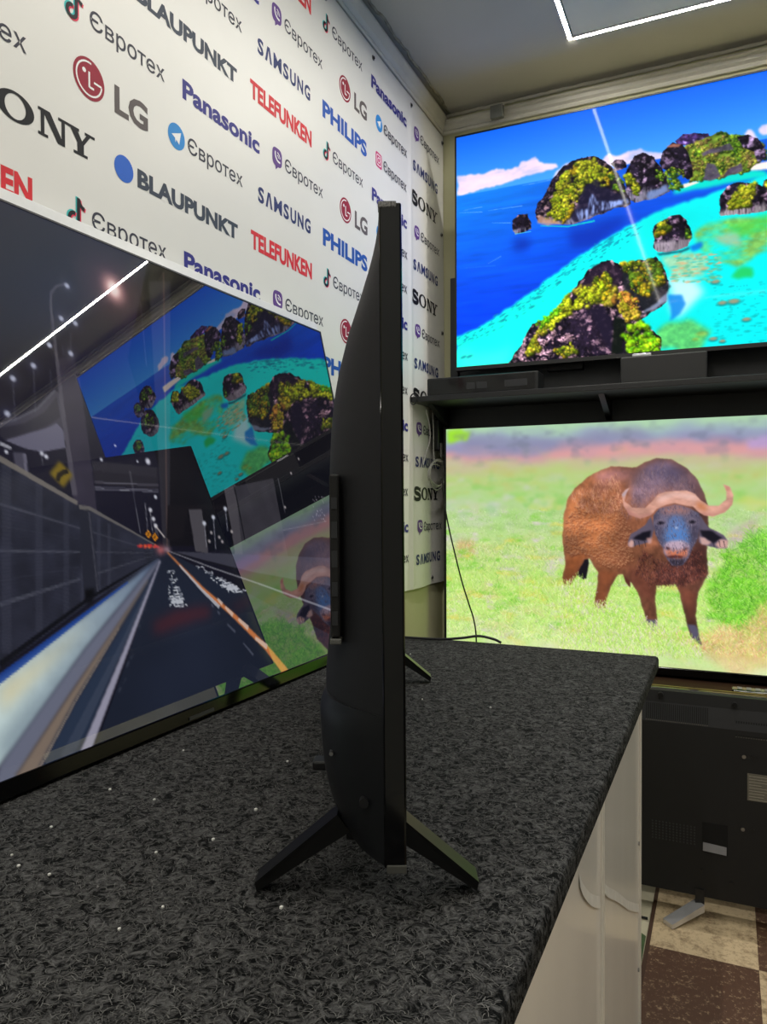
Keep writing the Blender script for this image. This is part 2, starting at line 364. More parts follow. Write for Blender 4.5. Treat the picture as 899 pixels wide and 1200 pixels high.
# unseen switched-off television added farther right, to darken the reflection in the glossy screen
t = empty('television', (1.20, 2.62, 1.80)); LO = np.array([1.20, 2.62, 1.80])
MB().box(np.array((0.66, 2.60, 1.80))-LO, np.array((1.735, 2.64, 2.48))-LO, c=0.004).build('frame', M_black, t)
MB().put([np.array(q)-LO for q in ((0.668, 2.599, 1.815), (1.727, 2.599, 1.815), (1.727, 2.599, 2.472), (0.668, 2.599, 2.472))], [(0, 1, 2, 3)]).build('screen', mat('matt_dark_screen', (6, 6, 7), 0.55), t)
MB().box(np.array((0.95, 2.6405, 1.95))-LO, np.array((1.45, WY-0.001, 2.30))-LO).build('wall_mount', M_black, t)
tag(t, 'switched-off black television added out of view on the back wall to darken a screen reflection', 'television')
# charcoal board behind it
t = empty('backing_board', (-0.2, 2.60, 1.478)); LB = np.array([-0.2, 2.60, 1.478])
MB().box(np.array((-0.885, 2.59, 1.478))-LB, np.array((0.62, 2.61, 1.925))-LB).build('board', M_dark, t)
MB().box(np.array((-0.915, 2.575, 1.478))-LB, np.array((-0.886, 2.612, 1.925))-LB, c=0.002).build('edge_strip', M_black, t)
for x_ in (-0.5, 0.25): MB().box(np.array((x_-0.06, 2.552, 1.56))-LB, np.array((x_+0.06, 2.5895, 1.90))-LB).build('mount_rail', M_black, t)
tag(t, 'charcoal board with black edge strip standing behind the upper television', 'board')
# black shelf
SY0, SZ = 2.352, 1.472
sh = empty('wall_shelf', (-0.2, 2.5, SZ)); LS = np.array([-0.2, 2.5, SZ])
MB().box(np.array((WX+0.012, SY0, SZ-0.018))-LS, np.array((0.95, WY-0.001, SZ))-LS, c=0.0015).build('shelf_board', M_shelf, sh)
MB().box(np.array((-0.945, 2.60, 1.385))-LS, np.array((0.95, 2.625, SZ-0.0185))-LS).build('apron_board', M_shelf, sh)
for x_ in (-0.935, -0.36, 0.25):
    MB().prism([(2.42, SZ-0.019), (2.599, SZ-0.019), (2.599, 1.385)], 0, x_-0.009, x_+0.009).build('bracket', M_shelf, sh).location = tuple(-LS)
pr = onplane(484.5, 466, (0, 1, 0), (0, SY0-0.004, 0)); a = np.linspace(0, 2*math.pi, 20, endpoint=False)
MB().tube(np.c_[pr[0]+0.011*np.cos(a), np.full(20, SY0-0.004), SZ-0.009+0.018*np.sin(a)]-LS, 0.0022, 6, closed=True).build('cable_ring', M_black, sh)
tag(sh, 'black wall shelf between the two bright televisions', 'shelf')
# glossy black box on the shelf
t = empty('soundbar', (-0.75, 2.42, SZ)); LQ = np.array([-0.75, 2.42, SZ])
MB().box(np.array((-0.932, 2.385, SZ))-LQ, np.array((-0.55, 2.47, SZ+0.063))-LQ, c=0.004).build('body', M_black, t)
MB().box(np.array((-0.92, 2.383, SZ+0.006))-LQ, np.array((-0.562, 2.3848, SZ+0.057))-LQ).build('front_panel', M_gloss, t)
for (xa, wa) in ((-0.79, 0.030), (-0.755, 0.036), (-0.66, 0.075)):
    MB().box(np.array((xa, 2.3822, SZ+0.018))-LQ, np.array((xa+wa, 2.3829, SZ+0.040))-LQ).build('logo_plate', mat('dark_print', (34, 35, 38), 0.5), t)
tag(t, 'low glossy black soundbar lying on the black shelf', 'soundbar')

# ------------------------------------------------------------------ lower television with the buffalo
BX0, BX1, BZ0, BZ1, BY = -0.926, 0.492, 0.580, 1.377, 2.56
TZ = 0.545
tv2 = empty('television', (0.5*(BX0+BX1), BY, TZ)); L2 = np.array([0.5*(BX0+BX1), BY, TZ])
def l2(a): return np.asarray(a, float)-L2
f_ = MB()
f_.box(l2((BX0-0.008, BY-0.003, BZ0-0.026)), l2((BX0, BY+0.03, BZ1+0.005))).box(l2((BX1, BY-0.003, BZ0-0.026)), l2((BX1+0.008, BY+0.03, BZ1+0.005)))
f_.box(l2((BX0, BY-0.003, BZ1)), l2((BX1, BY+0.03, BZ1+0.005)))
f_.build('frame', M_black, tv2)
MB().box(l2((BX0, BY-0.006, BZ0-0.026)), l2((BX1, BY+0.03, BZ0)), c=0.003).build('lower_bezel', M_gloss, tv2)
MB().box(l2((BX0+0.001, BY+0.004, BZ0+0.001)), l2((BX1-0.001, BY+0.028, BZ1-0.001))).box(l2((BX0+0.1, BY+0.0285, BZ0+0.02)), l2((BX1-0.1, BY+0.06, BZ0+0.5)), c=0.01).build('back_housing', M_housing, tv2)
MB().box(l2((-0.255, BY-0.0075, BZ0-0.016)), l2((-0.215, BY-0.0061, BZ0-0.010))).build('badge', M_silver, tv2)
for x_ in (-0.72, 0.29):
    MB().prism([(BY-0.12, TZ), (BY-0.10, TZ), (BY+0.012, TZ+0.012), (BY+0.09, TZ), (BY+0.105, TZ), (BY+0.03, TZ+0.022), (BY, TZ+0.022)], 0, x_-0.012, x_+0.012).build('foot', M_black, tv2).location = tuple(-L2)
tag(tv2, 'large television showing a muddy buffalo in green grass, below the black shelf', 'television')
# low table it stands on
t = empty('low_table', (-0.1, 2.45, 0.0)); LT = np.array([-0.1, 2.45, 0.0])
MB().box(np.array((-0.96, 2.27, TZ-0.025))-LT, np.array((0.95, 2.675, TZ))-LT, c=0.002).build('tabletop', M_wood, t)
for x_ in (-0.93, 0.90):
    for y_ in (2.30, 2.63): MB().box(np.array((x_-0.02, y_-0.02, 0.006))-LT, np.array((x_+0.02, y_+0.02, TZ-0.0255))-LT, c=0.002).build('leg', M_wood, t)
tag(t, 'low brown wooden table under the buffalo television', 'table')
# remote control lying on the table
t = empty('remote_control', (0.10, 2.43, TZ))
MB().box((-0.085, -0.021, 0), (0.085, 0.021, 0.018), c=0.005).build('body', M_gloss, t)
for i in range(6):
    for j in range(2):
        MB().box((-0.07+i*0.024, -0.014+j*0.016, 0.0181), (-0.057+i*0.024, -0.006+j*0.016, 0.0205), c=0.0008).build('button', mat('pale_button', (150, 150, 152), 0.5), t)
tag(t, 'black remote control with pale buttons on the brown table', 'remote control')

# ------------------------------------------------------------------ black television turned away from the camera, on the floor
KY = 2.14
def bp_(px, py, y=KY): return onplane(px, py, (0, 1, 0), (0, y, 0))
kx0, kx1, kz0, kz1 = -0.60, 0.36, 0.062, 0.604
tv3 = empty('television', (-0.12, KY+0.03, 0.005)); L3 = np.array([-0.12, KY+0.03, 0.005])
def l3(a): return np.asarray(a, float)-L3
MB().box(l3((kx0, KY+0.032, kz0)), l3((kx1, KY+0.052, kz1)), c=0.003).build('front_frame', M_gloss, tv3)
MB().box(l3((kx0, KY+0.0525, kz1-0.004)), l3((kx1, KY+0.056, kz1+0.002))).build('metal_rim', M_gold, tv3)
# back cover: flat lower field, sloping shoulder towards the top
prof = [(KY, kz0+0.004), (KY, kz1-0.085), (KY+0.014, kz1-0.035), (KY+0.018, kz1-0.004), (KY+0.0315, kz1-0.002), (KY+0.0315, kz0+0.002), (KY+0.006, kz0)]
MB().prism(prof, 0, kx0+0.01, kx1-0.01).build('back_cover', M_housing, tv3).location = tuple(-L3)
def slots(name, x0, x1, zt, zb, n, yy, slope):
    s_ = MB()
    for i in range(n):
        xa = x0+(x1-x0)*i/n; wd = (x1-x0)/n*0.45
        s_.put([l3((xa, yy(zt)-0.0006, zt)), l3((xa+wd, yy(zt)-0.0006, zt)), l3((xa+wd, yy(zb)-0.0006, zb)), l3((xa, yy(zb)-0.0006, zb))], [(0, 1, 2, 3)])
        s_.box(l3((xa, yy(zb)-0.0012, zb-0.003)), l3((xa+wd*0.8, yy(zb)-0.0004, zb-0.0008)), 1)
    return s_.build(name, [mat('vent_dark', (3, 3, 3), 0.9), M_label], tv3)
sy = lambda z: np.interp(z, [kz1-0.085, kz1-0.035, kz1-0.004], [KY, KY+0.014, KY+0.018])
a0, a1 = bp_(757, 821), bp_(831, 833); a2 = bp_(862.5, 845)
slots('vent_slots', a0[0], a1[0], kz1-0.038, kz1-0.080, 30, sy, 0)
slots('vent_slots', a2[0], a2[0]+0.20, kz1-0.062, kz1-0.100, 34, sy, 0)
g0, g1 = bp_(764, 962), bp_(813, 990); s_ = MB()
for i in range(13):
    for j in range(7):
        xx, zz = g0[0]+(g1[0]-g0[0])*i/12, g1[2]+(g0[2]-g1[2])*j/6
        s_.box(l3((xx, KY-0.0008, zz)), l3((xx+0.004, KY-0.0001, zz+0.004)))
s_.build('speaker_grille', mat('grille_dots', (44, 45, 47), 0.5), tv3)
for (px, py) in ((774.5, 813.5), (861, 825.5)):
    p = bp_(px, py, KY+0.016); MB().cyl(l3((p[0], KY+0.006, p[2])), l3((p[0], KY+0.0175, p[2])), 0.007, 12).build('screw_hole', mat('vent_dark', (3, 3, 3), 0.9), tv3)
for (px, py, mm) in ((872, 887, M_screw), (870.7, 972, M_screw), (883, 888, M_black), (882, 973, M_black), (857, 1035.5, M_black), (822, 1020, M_black), (805, 1037, M_black)):
    p = bp_(px, py); MB().cyl(l3((p[0], KY-0.002, p[2])), l3((p[0], KY+0.001, p[2])), 0.0048, 12).build('screw', mm, tv3)
p, q = bp_(876, 906), bp_(899, 941)
st = MB().box(l3((p[0], KY-0.0008, q[2])), l3((p[0]+0.11, KY-0.0001, p[2]))).build('rating_sticker', M_label, tv3)
s_ = MB()
for i in range(9):
    zz = p[2]-0.006-i*0.0075; s_.box(l3((p[0]+0.004, KY-0.0012, zz-0.0014)), l3((p[0]+0.03+0.07*random.random(), KY-0.0009, zz)))
s_.build('print_line', mat('sticker_print', (150, 146, 134), 0.6), st)
p, q = bp_(823, 963), bp_(853, 1003)
rc = MB().box(l3((p[0], KY-0.0008, q[2])), l3((q[0], KY-0.0001, p[2]))).build('socket_recess', mat('vent_dark', (3, 3, 3), 0.9), tv3)
MB().put([l3((p[0]+0.002, KY-0.0012, q[2]+0.026)), l3((q[0]-0.003, KY-0.0012, q[2]+0.022)), l3((q[0]-0.003, KY-0.004, q[2]+0.001)), l3((p[0]+0.002, KY-0.004, q[2]+0.004))], [(0, 1, 2, 3)]).build('recess_floor', mat('grey_plate', (120, 120, 124), 0.5), rc)
for x_ in (-0.062, 0.22):
    ft = MB().box(l3((x_-0.011, KY-0.004, 0.03)), l3((x_+0.011, KY+0.03, 0.085)), 1)
    # arm slopes forward to the floor and sideways
    a_ = np.array((x_, KY, 0.040)); b_ = np.array((x_-0.075, KY-0.075, 0.012)); wv = np.array((0.012, -0.012, 0)); hv = np.array((0, 0, 0.010))
    v = [l3(a_+wv+hv), l3(a_-wv+hv), l3(b_-wv+hv*0.6), l3(b_+wv+hv*0.6), l3(a_+wv-hv), l3(a_-wv-hv), l3(b_-wv-hv*0.6), l3(b_+wv-hv*0.6)]
    ft.put(v, [(0, 1, 2, 3), (4, 7, 6, 5), (0, 4, 5, 1), (1, 5, 6, 2), (2, 6, 7, 3), (3, 7, 4, 0)])
    ft.build('foot', [mat('chrome_foot', (215, 216, 220), 0.25, metal=0.7), mat('dark_steel', (52, 53, 56), 0.3, metal=0.8)], tv3)
tag(tv3, 'black television standing on the floor with its back to the camera', 'television')

# ------------------------------------------------------------------ glossy television leaning against the banner wall
LEAN = math.radians(12.4); YAW = math.radians(0.2)
tv4 = empty('television', (-0.7625, 1.0, CT+0.0035), (0, -LEAN, YAW))
ly0, ly1, lz0, lz1 = 0.290-1.0, 1.652-1.0, 0.022, 0.789       # screen, local: x = towards the viewer, z = up the slope
MB().box((-0.030, ly0-0.012, 0.010), (-0.010, ly1+0.013, lz1+0.031), c=0.003).build('frame', M_frame, tv4)
MB().box((-0.0098, ly0-0.003, lz1), (0.0012, ly1+0.003, lz1+0.003)).box((-0.0098, ly1, lz0), (0.0012, ly1+0.003, lz1)).box((-0.0098, ly0-0.003, lz0), (0.0012, ly0, lz1)).build('screen_edge', M_black, tv4)
MB().box((-0.0098, ly0-0.003, 0.0), (0.004, ly1+0.003, lz0), c=0.002).build('lower_bezel', M_gloss, tv4)
MB().box((-0.0096, ly0+0.001, lz0+0.001), (-0.002, ly1-0.001, lz1-0.001)).box((-0.058, ly0+0.2, 0.02), (-0.0302, ly1-0.2, 0.40), c=0.012).build('back_housing', M_housing, tv4)
MB().box((0.0042, -0.075, 0.004), (0.006, -0.015, 0.009)).build('badge', mat('dark_badge', (60, 60, 60), 0.4), tv4)
tag(tv4, 'large glossy television showing a night highway, leaning against the printed banner', 'television')

# ------------------------------------------------------------------ television seen edge on, standing on the counter
tv5 = empty('television', (-0.453, 0.95, CT+0.003), (0, math.radians(-0.3), math.radians(24.2)))
y0, y1, z0, z1 = -0.455, 0.474, 0.050, 0.584
FX0, FX1 = 0.0185, 0.0365       # front module
MB().box((FX0, y0, z0), (FX1, y1, z1), c=0.0015).build('front_frame', M_gloss, tv5)
MB().put([(FX1+0.0004, y0+0.008, z0+0.018), (FX1+0.0004, y1-0.008, z0+0.018), (FX1+0.0004, y1-0.008, z1-0.008), (FX1+0.0004, y0+0.008, z1-0.008)], [(0, 1, 2, 3)]).build('screen', mat('dark_screen', (6, 6, 7), 0.1), tv5)
# scuffed cap at the top corner, pale strip at the bottom
MB().box((FX0-0.0006, y0-0.0006, z1-0.004), (FX1-0.004, y0+0.012, z1+0.001), c=0.0006).build('corner_cap', mat('scuffed_corner', (96, 96, 94), 0.5, var=0.9, scale=600), tv5)
MB().box((FX0+0.002, y0-0.0008, z0-0.004), (FX1, y0+0.03, z0+0.003), c=0.0008).build('bottom_cap', mat('dull_cap', (70, 70, 66), 0.3), tv5)
# back cover: thickness by height, fading to nothing at both ends
zt = np.array([0.050, 0.063, 0.080, 0.100, 0.125, 0.150, 0.185, 0.215, 0.235, 0.300, 0.370, 0.410, 0.440, 0.465, 0.500, 0.540, 0.575, 0.586])-0.0
th = 1.18*np.array([0.026, 0.034, 0.040, 0.044, 0.0465, 0.0475, 0.0475, 0.045, 0.043, 0.043, 0.043, 0.0415, 0.039, 0.035, 0.027, 0.014, 0.002, 0.0005])
def ease(s): s = np.clip(s, 0, 1); return 1-(1-s)**2.6
def cover(name, zl, thl, rampw, extra, m_, i0=0.004):
    ys = np.r_[np.linspace(0, rampw, 12), np.linspace(rampw, (y1-y0)-rampw, 8)[1:-1], np.linspace((y1-y0)-rampw, y1-y0, 12)]
    v = []; nz = len(zl); L = y1-y0
    for s in ys:
        e = ease(min(s, L-s)/rampw)
        for z_, t_ in zip(zl, thl): v.append((FX0-(t_+extra)*e-i0*0, y0+0.004+s*(L-0.008)/L, z_))
    k = len(v); v += [(FX0-0.0001, y0+0.004+s*(L-0.008)/L, z_) for s in ys for z_ in zl]
    f = []
    for i in range(len(ys)-1):
        for j in range(nz-1):
            f.append((i*nz+j, i*nz+j+1, (i+1)*nz+j+1, (i+1)*nz+j)); f.append((k+i*nz+j, k+(i+1)*nz+j, k+(i+1)*nz+j+1, k+i*nz+j+1))
        for j in (0, nz-1): f.append((i*nz+j, (i+1)*nz+j, k+(i+1)*nz+j, k+i*nz+j))
    for i in (0, len(ys)-1):
        for j in range(nz-1): f.append((i*nz+j, i*nz+j+1, k+i*nz+j+1, k+i*nz+j))
    return MB().put(v, f).build(name, m_, tv5, smooth=True)
zf = np.linspace(0.050, 0.584, 60)
cover('back_cover', zf, np.interp(zf, zt, th), 0.135, 0.0, M_housing)
zl_ = np.linspace(0.0505, 0.172, 24); tl_ = np.interp(zl_, zt, th); tl_[-3:] *= (0.985, 0.95, 0.90)
cover('lower_cover', zl_, tl_, 0.115, 0.0045, mat('satin_black_cover', (14, 16, 19), 0.42, var=0.08, scale=400))
# socket bay on the sloping end of the cover
bay = MB().box((-0.0265, y0+0.042, 0.229), (-0.0180, y0+0.080, 0.370), c=0.002).build('socket_bay', mat('bay_black', (4, 4, 4), 0.7), tv5)
for i, hgt in enumerate((0.012, 0.012, 0.014, 0.014, 0.010)):
    zz = 0.240+i*0.025
    MB().box((-0.0250, y0+0.0412, zz), (-0.0200, y0+0.043, zz+hgt)).build('socket', mat('socket_rim', (36, 37, 40), 0.4), bay)
MB().box((-0.0270, y0+0.041, 0.2235), (-0.0170, y0+0.075, 0.2285), c=0.001).build('bay_lip', mat('bay_lip', (84, 84, 80), 0.4), tv5)
MB().box((-0.0540, y0+0.14, 0.079), (-0.035, y0+0.160, 0.088), c=0.002).build('cable_clip', M_black, tv5)
for (x_, y_, z_, mm, r_) in ((-0.0275, y0+0.052, 0.127, M_screw, 0.0018), (0.002, y0+0.016, 0.098, M_black, 0.0040)):
    MB().cyl((x_, y_-0.004, z_), (x_, y_+0.004, z_), r_, 12).build('screw', mm, tv5)
def arm(mb, y_, sgn, xr, zr, xt):
    """tapered flat bar from the cabinet down to the counter"""
    a = np.array((xr, y_, zr)); b = np.array((xt, y_, 0.006))
    d = (b-a)/np.linalg.norm(b-a); nrm = np.array((-d[2], 0, d[0]))*(1 if d[0] > 0 else -1)
    wv = np.array((0, 0.013, 0)); ha, hb = nrm*0.0095, nrm*0.0040
    e = b+d*0.004
    v = [a+wv+ha, a-wv+ha, b-wv+hb, b+wv+hb, a+wv-ha, a-wv-ha, e-wv*0.9-hb, e+wv*0.9-hb]
    mb.put(v, [(0, 1, 2, 3), (4, 7, 6, 5), (0, 4, 5, 1), (1, 5, 6, 2), (2, 6, 7, 3), (3, 7, 4, 0)])
M_foot = mat('satin_black_foot', (12, 12, 12), 0.32, var=0.1)
for y_ in (-0.384, 0.381):
    mb = MB(); arm(mb, y_, -1, -0.018, 0.062, -0.095); arm(mb, y_, 1, 0.024, 0.062, 0.099)
    mb.box((-0.016, y_-0.012, 0.046), (0.026, y_+0.012, 0.075), c=0.002)
    mb.build('foot', M_foot, tv5)
tag(tv5, 'black television seen edge on, standing on splayed feet on the felt counter', 'television')

# ------------------------------------------------------------------ cables and fittings
def cable(name, pts, r, m_, label, n=10):
    P = smoothpath(pts, n); base = P[-1].copy()
    o = MB().tube(P-base, r, 8).build(name, m_, None, loc=tuple(base), smooth=True)
    return tag(o, label, 'cable')
def onY(px, py, y): return onplane(px, py, (0, 1, 0), (0, y, 0))
def onX(px, py, x): return onplane(px, py, (1, 0, 0), (x, 0, 0))
P = [onY(x, y, 2.52) for x, y in ((518, 560), (521, 590), (526, 618), (533, 648), (541, 680), (549, 706), (555, 725), (558, 745))]
P += [P[-1]+np.array((0.004, -0.01, -0.10)), np.array((P[-1][0]+0.01, 2.48, TZ+0.004))]
cable('power_cable', P, 0.0028, M_cable_k, 'thin black cable hanging in front of the buffalo picture')
P = [(-0.82, 1.70, CT+0.006), (-0.76, 1.72, CT+0.006), (-0.70, 1.725, CT+0.006), (-0.64, 1.73, CT+0.007), (-0.59, 1.74, CT+0.012), (-0.55, 1.75, CT+0.018), (-0.515, 1.757, CT+0.012), (-0.495, 1.752, CT+0.006)]
cable('signal_cable', P, 0.0032, M_cable_k, 'black cable lying on the felt at the far edge of the counter')
# grey cables on the wall under the shelf
wx = WX+0.03
def wp(px, py, dx=0.0): return onX(px, py, wx+dx)
cable('grey_cable', [wp(499, 480, .02), wp(503, 497, .02), wp(504, 515, .02), wp(499, 532, .015), wp(496, 545, .012)], 0.0022, M_cable_g, 'pale grey cable curving down from the shelf on the banner, leftmost of the three')
cable('grey_cable', [wp(507, 483, .01), wp(508, 505, .012), wp(508, 525, .012), wp(509, 542, .014)], 0.0022, M_cable_g, 'straight pale grey cable hanging under the shelf beside the black adapter')
a = np.linspace(0, 2*math.pi*3.6, 90); c0 = wp(508, 556)
P = np.c_[wx+0.014+0.006*np.sin(a*0.7), c0[1]+(0.080+0.014*np.sin(a*0.31))*np.cos(a)+0.006*np.sin(a*0.5), c0[2]+(0.046+0.010*np.cos(a*0.37))*np.sin(a)]
base = P[0].copy(); tag(MB().tube(P-base, 0.002, 6).build('grey_cable', M_cable_g, None, loc=tuple(base), smooth=True), 'coil of pale grey cable hung on the banner under the shelf', 'cable')
t = empty('power_adapter', tuple(wp(513, 510)))
MB().box((-0.012, -0.03, -0.055), (0.014, 0.025, 0.055), c=0.004).build('body', M_black, t)
MB().box((0.0142, -0.012, -0.08), (0.018, 0.006, -0.03)).build('paper_label', mat('adapter_label', (120, 120, 116), 0.6), t)
tag(t, 'small black power adapter on the wall below the shelf end', 'adapter')
# small grey box on the back moulding
p = onY(582, 143, WY-0.05); t = empty('cable_box', (p[0], WY-0.033, 2.500)); 
MB().box((-0.024, -0.020, 0.0), (0.024, 0.0, 0.046), c=0.003).build('lid', mat('grey_box', (120, 122, 118), 0.5), t)
MB().box((-0.026, -0.004, 0.0462), (0.026, 0.0, 0.056)).build('back_plate', M_trim, t)
tag(t, 'small grey cable box on the crown moulding above the television corner', 'junction box')
cable('floor_cable', [(-0.50, 2.07, 0.004), (-0.36, 2.08, 0.004), (-0.25, 2.085, 0.004), (-0.188, 2.085, 0.004)], 0.0035, M_cable_k, 'short black cable on the cream floor behind the counter corner')

# ------------------------------------------------------------------ printed banner on the left wall
NY0, NY1, NZ0, NZ1 = -0.62, 2.683, 0.815, 2.494
def fold(y, z):
    """how far the sheet stands off the wall: gentle folds towards the loose right end"""
    y = np.asarray(y, float); z = np.asarray(z, float)
    k = np.clip((y-2.30)/0.10, 0, 1); k = k*k*(3-2*k)
    low = np.clip((2.45-z)/1.2, 0.15, 1.0)
    d = 0.007+0.0045*np.exp(-((y-2.362)/0.016)**2)*np.clip((2.48-z)/0.1, 0.2, 1)
    d = d+k*low*(0.0045*np.sin((y-2.40)*27+0.7*np.sin(z*2.1))+0.0045)
    d = d+0.0012*(np.sin(y*5.1+z*2.3)+1)
    return WX+d
ys = np.r_[np.linspace(NY0, 2.25, 60), np.linspace(2.25, NY1, 90)[1:]]; zs = np.linspace(NZ0, NZ1, 70)
YY, ZZ = np.meshgrid(ys, zs, indexing='ij'); XX = fold(YY, ZZ)
BL = np.array([WX, 1.0, NZ0])
n1_, n2_ = YY.shape; idx = np.arange(n1_*n2_).reshape(n1_, n2_)
Fq = np.stack([idx[:-1, :-1], idx[1:, :-1], idx[1:, 1:], idx[:-1, 1:]], -1).reshape(-1, 4)
M_vinyl = mat('white_vinyl', (218, 217, 213), 0.42, var=0.02, scale=4, bump=0.02, bscale=30)
banner = add('banner', bulk('banner', np.stack([XX, YY, ZZ], -1).reshape(-1, 3)-BL, Fq), M_vinyl, None, loc=tuple(BL), smooth=True)
tag(banner, 'white vinyl banner printed all over with electronics brand names, on the left wall', 'banner')
def ink(name, c, r=0.55): return mat('ink_'+name, c, r, var=0.02, spec=0.25)
K_ = {'sony': (22, 22, 26), 'lg': (92, 84, 84), 'lgred': (142, 26, 48), 'philips': (36, 82, 168), 'samsung': (44, 54, 104), 'tele': (206, 48, 56), 'pana': (52, 50, 128), 'blau': (58, 66, 80), 'dot': (44, 98, 196), 'euro': (58, 58, 70), 'tgblue': (46, 134, 205), 'viber': (94, 62, 132), 'insta': (196, 58, 116), 'cyan': (70, 190, 190), 'red': (225, 60, 90), 'white': (236, 236, 236), 'black': (24, 24, 28)}
GL = {}
def glyph(word, offset):
    """outline of a word from the built-in typeface, 0..1 wide, baseline 0, capitals 1 high"""
    key = (word, offset)
    if key in GL: return GL[key]
    cu = bpy.data.curves.new('w', 'FONT'); cu.body = word; cu.offset = offset; cu.resolution_u = 3; cu.fill_mode = 'FRONT'
    ob = bpy.data.objects.new('w', cu); COL.objects.link(ob)
    dg = bpy.context.evaluated_depsgraph_get(); me = bpy.data.meshes.new_from_object(ob.evaluated_get(dg))
    v = np.array([q.co[:2] for q in me.vertices]); f = [tuple(p.vertices) for p in me.polygons]
    bpy.data.objects.remove(ob); bpy.data.curves.remove(cu); bpy.data.meshes.remove(me)
    v[:, 0] -= v[:, 0].min(); v[:, 0] /= v[:, 0].max()
    GL[key] = (v, f); return GL[key]
CAPH = {}
def stick(name, pieces, parent=banner):
    """pieces: list of (points (y, z), faces, ink, level); laid on the folded sheet"""
    V = []; Fs = []; mi = []; ml = []
    for P, f, c, lev in pieces:
        P = np.asarray(P, float); k = len(V)
        X = fold(P[:, 0], P[:, 1])+(0.0004 if P[:, 0].max() < 2.25 else 0.0013)+0.0003*lev
        V += list(np.c_[X, P]-BL); Fs += [tuple(i+k for i in q) for q in f]
        m_ = ink(c, K_[c])
        if m_ not in ml: ml.append(m_)
        mi += [ml.index(m_)]*len(f)
    me = mesh(name, V, Fs); me.polygons.foreach_set('material_index', mi)
    return add(name, me, ml, parent)
def text_piece(word, y0, y1, zb, cap, c, offset=0.0, ref='H', lev=0):
    v, f = glyph(word, offset)
    if (offset,) not in CAPH:
        h, _ = glyph('H', offset); CAPH[(offset,)] = (h[:, 1].min(), h[:, 1].max())
    lo, hi = CAPH[(offset,)]
    P = np.c_[y0+v[:, 0]*(y1-y0), zb+(v[:, 1]-lo)/(hi-lo)*cap]
    return (P, f, c, lev)
def ribbon(pts, wd, c, lev=0):
    P = np.asarray(pts, float); T_ = np.gradient(P, axis=0); T_ /= np.linalg.norm(T_, axis=1)[:, None]+1e-12
    N = np.c_[-T_[:, 1], T_[:, 0]]; wd = np.broadcast_to(np.asarray(wd, float), (len(P),))[:, None]
    v = np.vstack([P+N*wd/2, P-N*wd/2]); n = len(P)
    return (v, [(i, i+n, i+n+1, i+1) for i in range(n-1)], c, lev)
def disc(y, z, r, c, lev=0, rz=None, n=28):
    a = np.linspace(0, 2*math.pi, n, endpoint=False); return (np.c_[y+r*np.cos(a), z+(rz or r)*np.sin(a)], [tuple(range(n))], c, lev)
def polyp(pts, c, lev=0): return (np.array(pts, float), [tuple(range(len(pts)))], c, lev)
def arc(y, z, r, a0, a1, n=16, rz=None):
    a = np.radians(np.linspace(a0, a1, n)); return np.c_[y+r*np.cos(a), z+(rz or r)*np.sin(a)]
def tiktok(y, z, s):
    out = []
    for dy, dz, c, lev in ((-0.05*s, 0.03*s, 'cyan', 0), (0.05*s, -0.03*s, 'red', 1), (0, 0, 'black', 2)):
        out.append(ribbon(arc(y-0.10*s+dy, z-0.24*s+dz, 0.19*s, 75, 360, 18), 0.13*s, c, lev))
        out.append(ribbon([(y+0.09*s+dy, z-0.24*s+dz), (y+0.09*s+dy, z+0.5*s+dz)], 0.13*s, c, lev))
        out.append(ribbon(arc(y+0.37*s+dy, z+0.46*s+dz, 0.26*s, 180, 265, 8), 0.13*s, c, lev))
    return out
def viber(y, z, s):
    a = np.linspace(0, 2*math.pi, 32, endpoint=False); e = 2/3.2
    B_ = np.c_[y+0.42*s*np.sign(np.cos(a))*np.abs(np.cos(a))**e, z+0.04*s+0.44*s*np.sign(np.sin(a))*np.abs(np.sin(a))**e]
    return [(B_, [tuple(range(32))], 'viber', 0), polyp([(y-0.16*s, z-0.36*s), (y+0.12*s, z-0.36*s), (y-0.14*s, z-0.58*s)], 'viber', 0),
            ribbon(arc(y+0.16*s, z+0.20*s, 0.34*s, 165, 285, 12), 0.09*s, 'white', 1), ribbon(arc(y-0.02*s, z+0.02*s, 0.26*s, 5, 85, 8), 0.055*s, 'white', 1), ribbon(arc(y-0.02*s, z+0.02*s, 0.13*s, 5, 85, 6), 0.05*s, 'white', 1)]
def telegram(y, z, s):
    return [disc(y, z, 0.5*s, 'tgblue', 0), polyp([(y-0.30*s, z+0.0*s), (y+0.26*s, z+0.24*s), (y+0.15*s, z-0.26*s), (y-0.02*s, z-0.12*s)], 'white', 1), polyp([(y-0.10*s, z-0.06*s), (y-0.02*s, z-0.12*s), (y-0.07*s, z-0.26*s)], 'white', 1)]
def instagram(y, z, s):
    a = np.linspace(0, 2*math.pi, 32, endpoint=False); e = 2/6.0
    Q = np.c_[y+0.46*s*np.sign(np.cos(a))*np.abs(np.cos(a))**e, z+0.46*s*np.sign(np.sin(a))*np.abs(np.sin(a))**e]
    q2 = np.c_[y+0.31*s*np.sign(np.cos(a))*np.abs(np.cos(a))**e, z+0.31*s*np.sign(np.sin(a))*np.abs(np.sin(a))**e]
    return [(Q, [tuple(range(32))], 'insta', 0), ribbon(np.vstack([q2, q2[:2]]), 0.06*s, 'white', 1), ribbon(arc(y, z, 0.155*s, 0, 372, 20), 0.06*s, 'white', 1), disc(y+0.19*s, z+0.19*s, 0.04*s, 'white', 1, n=10)]
ICON = {'t': tiktok, 'v': viber, 'g': telegram, 'i': instagram}
EURO = '\u0404\u0432\u0440\u043e\u0442\u0435\u0445'
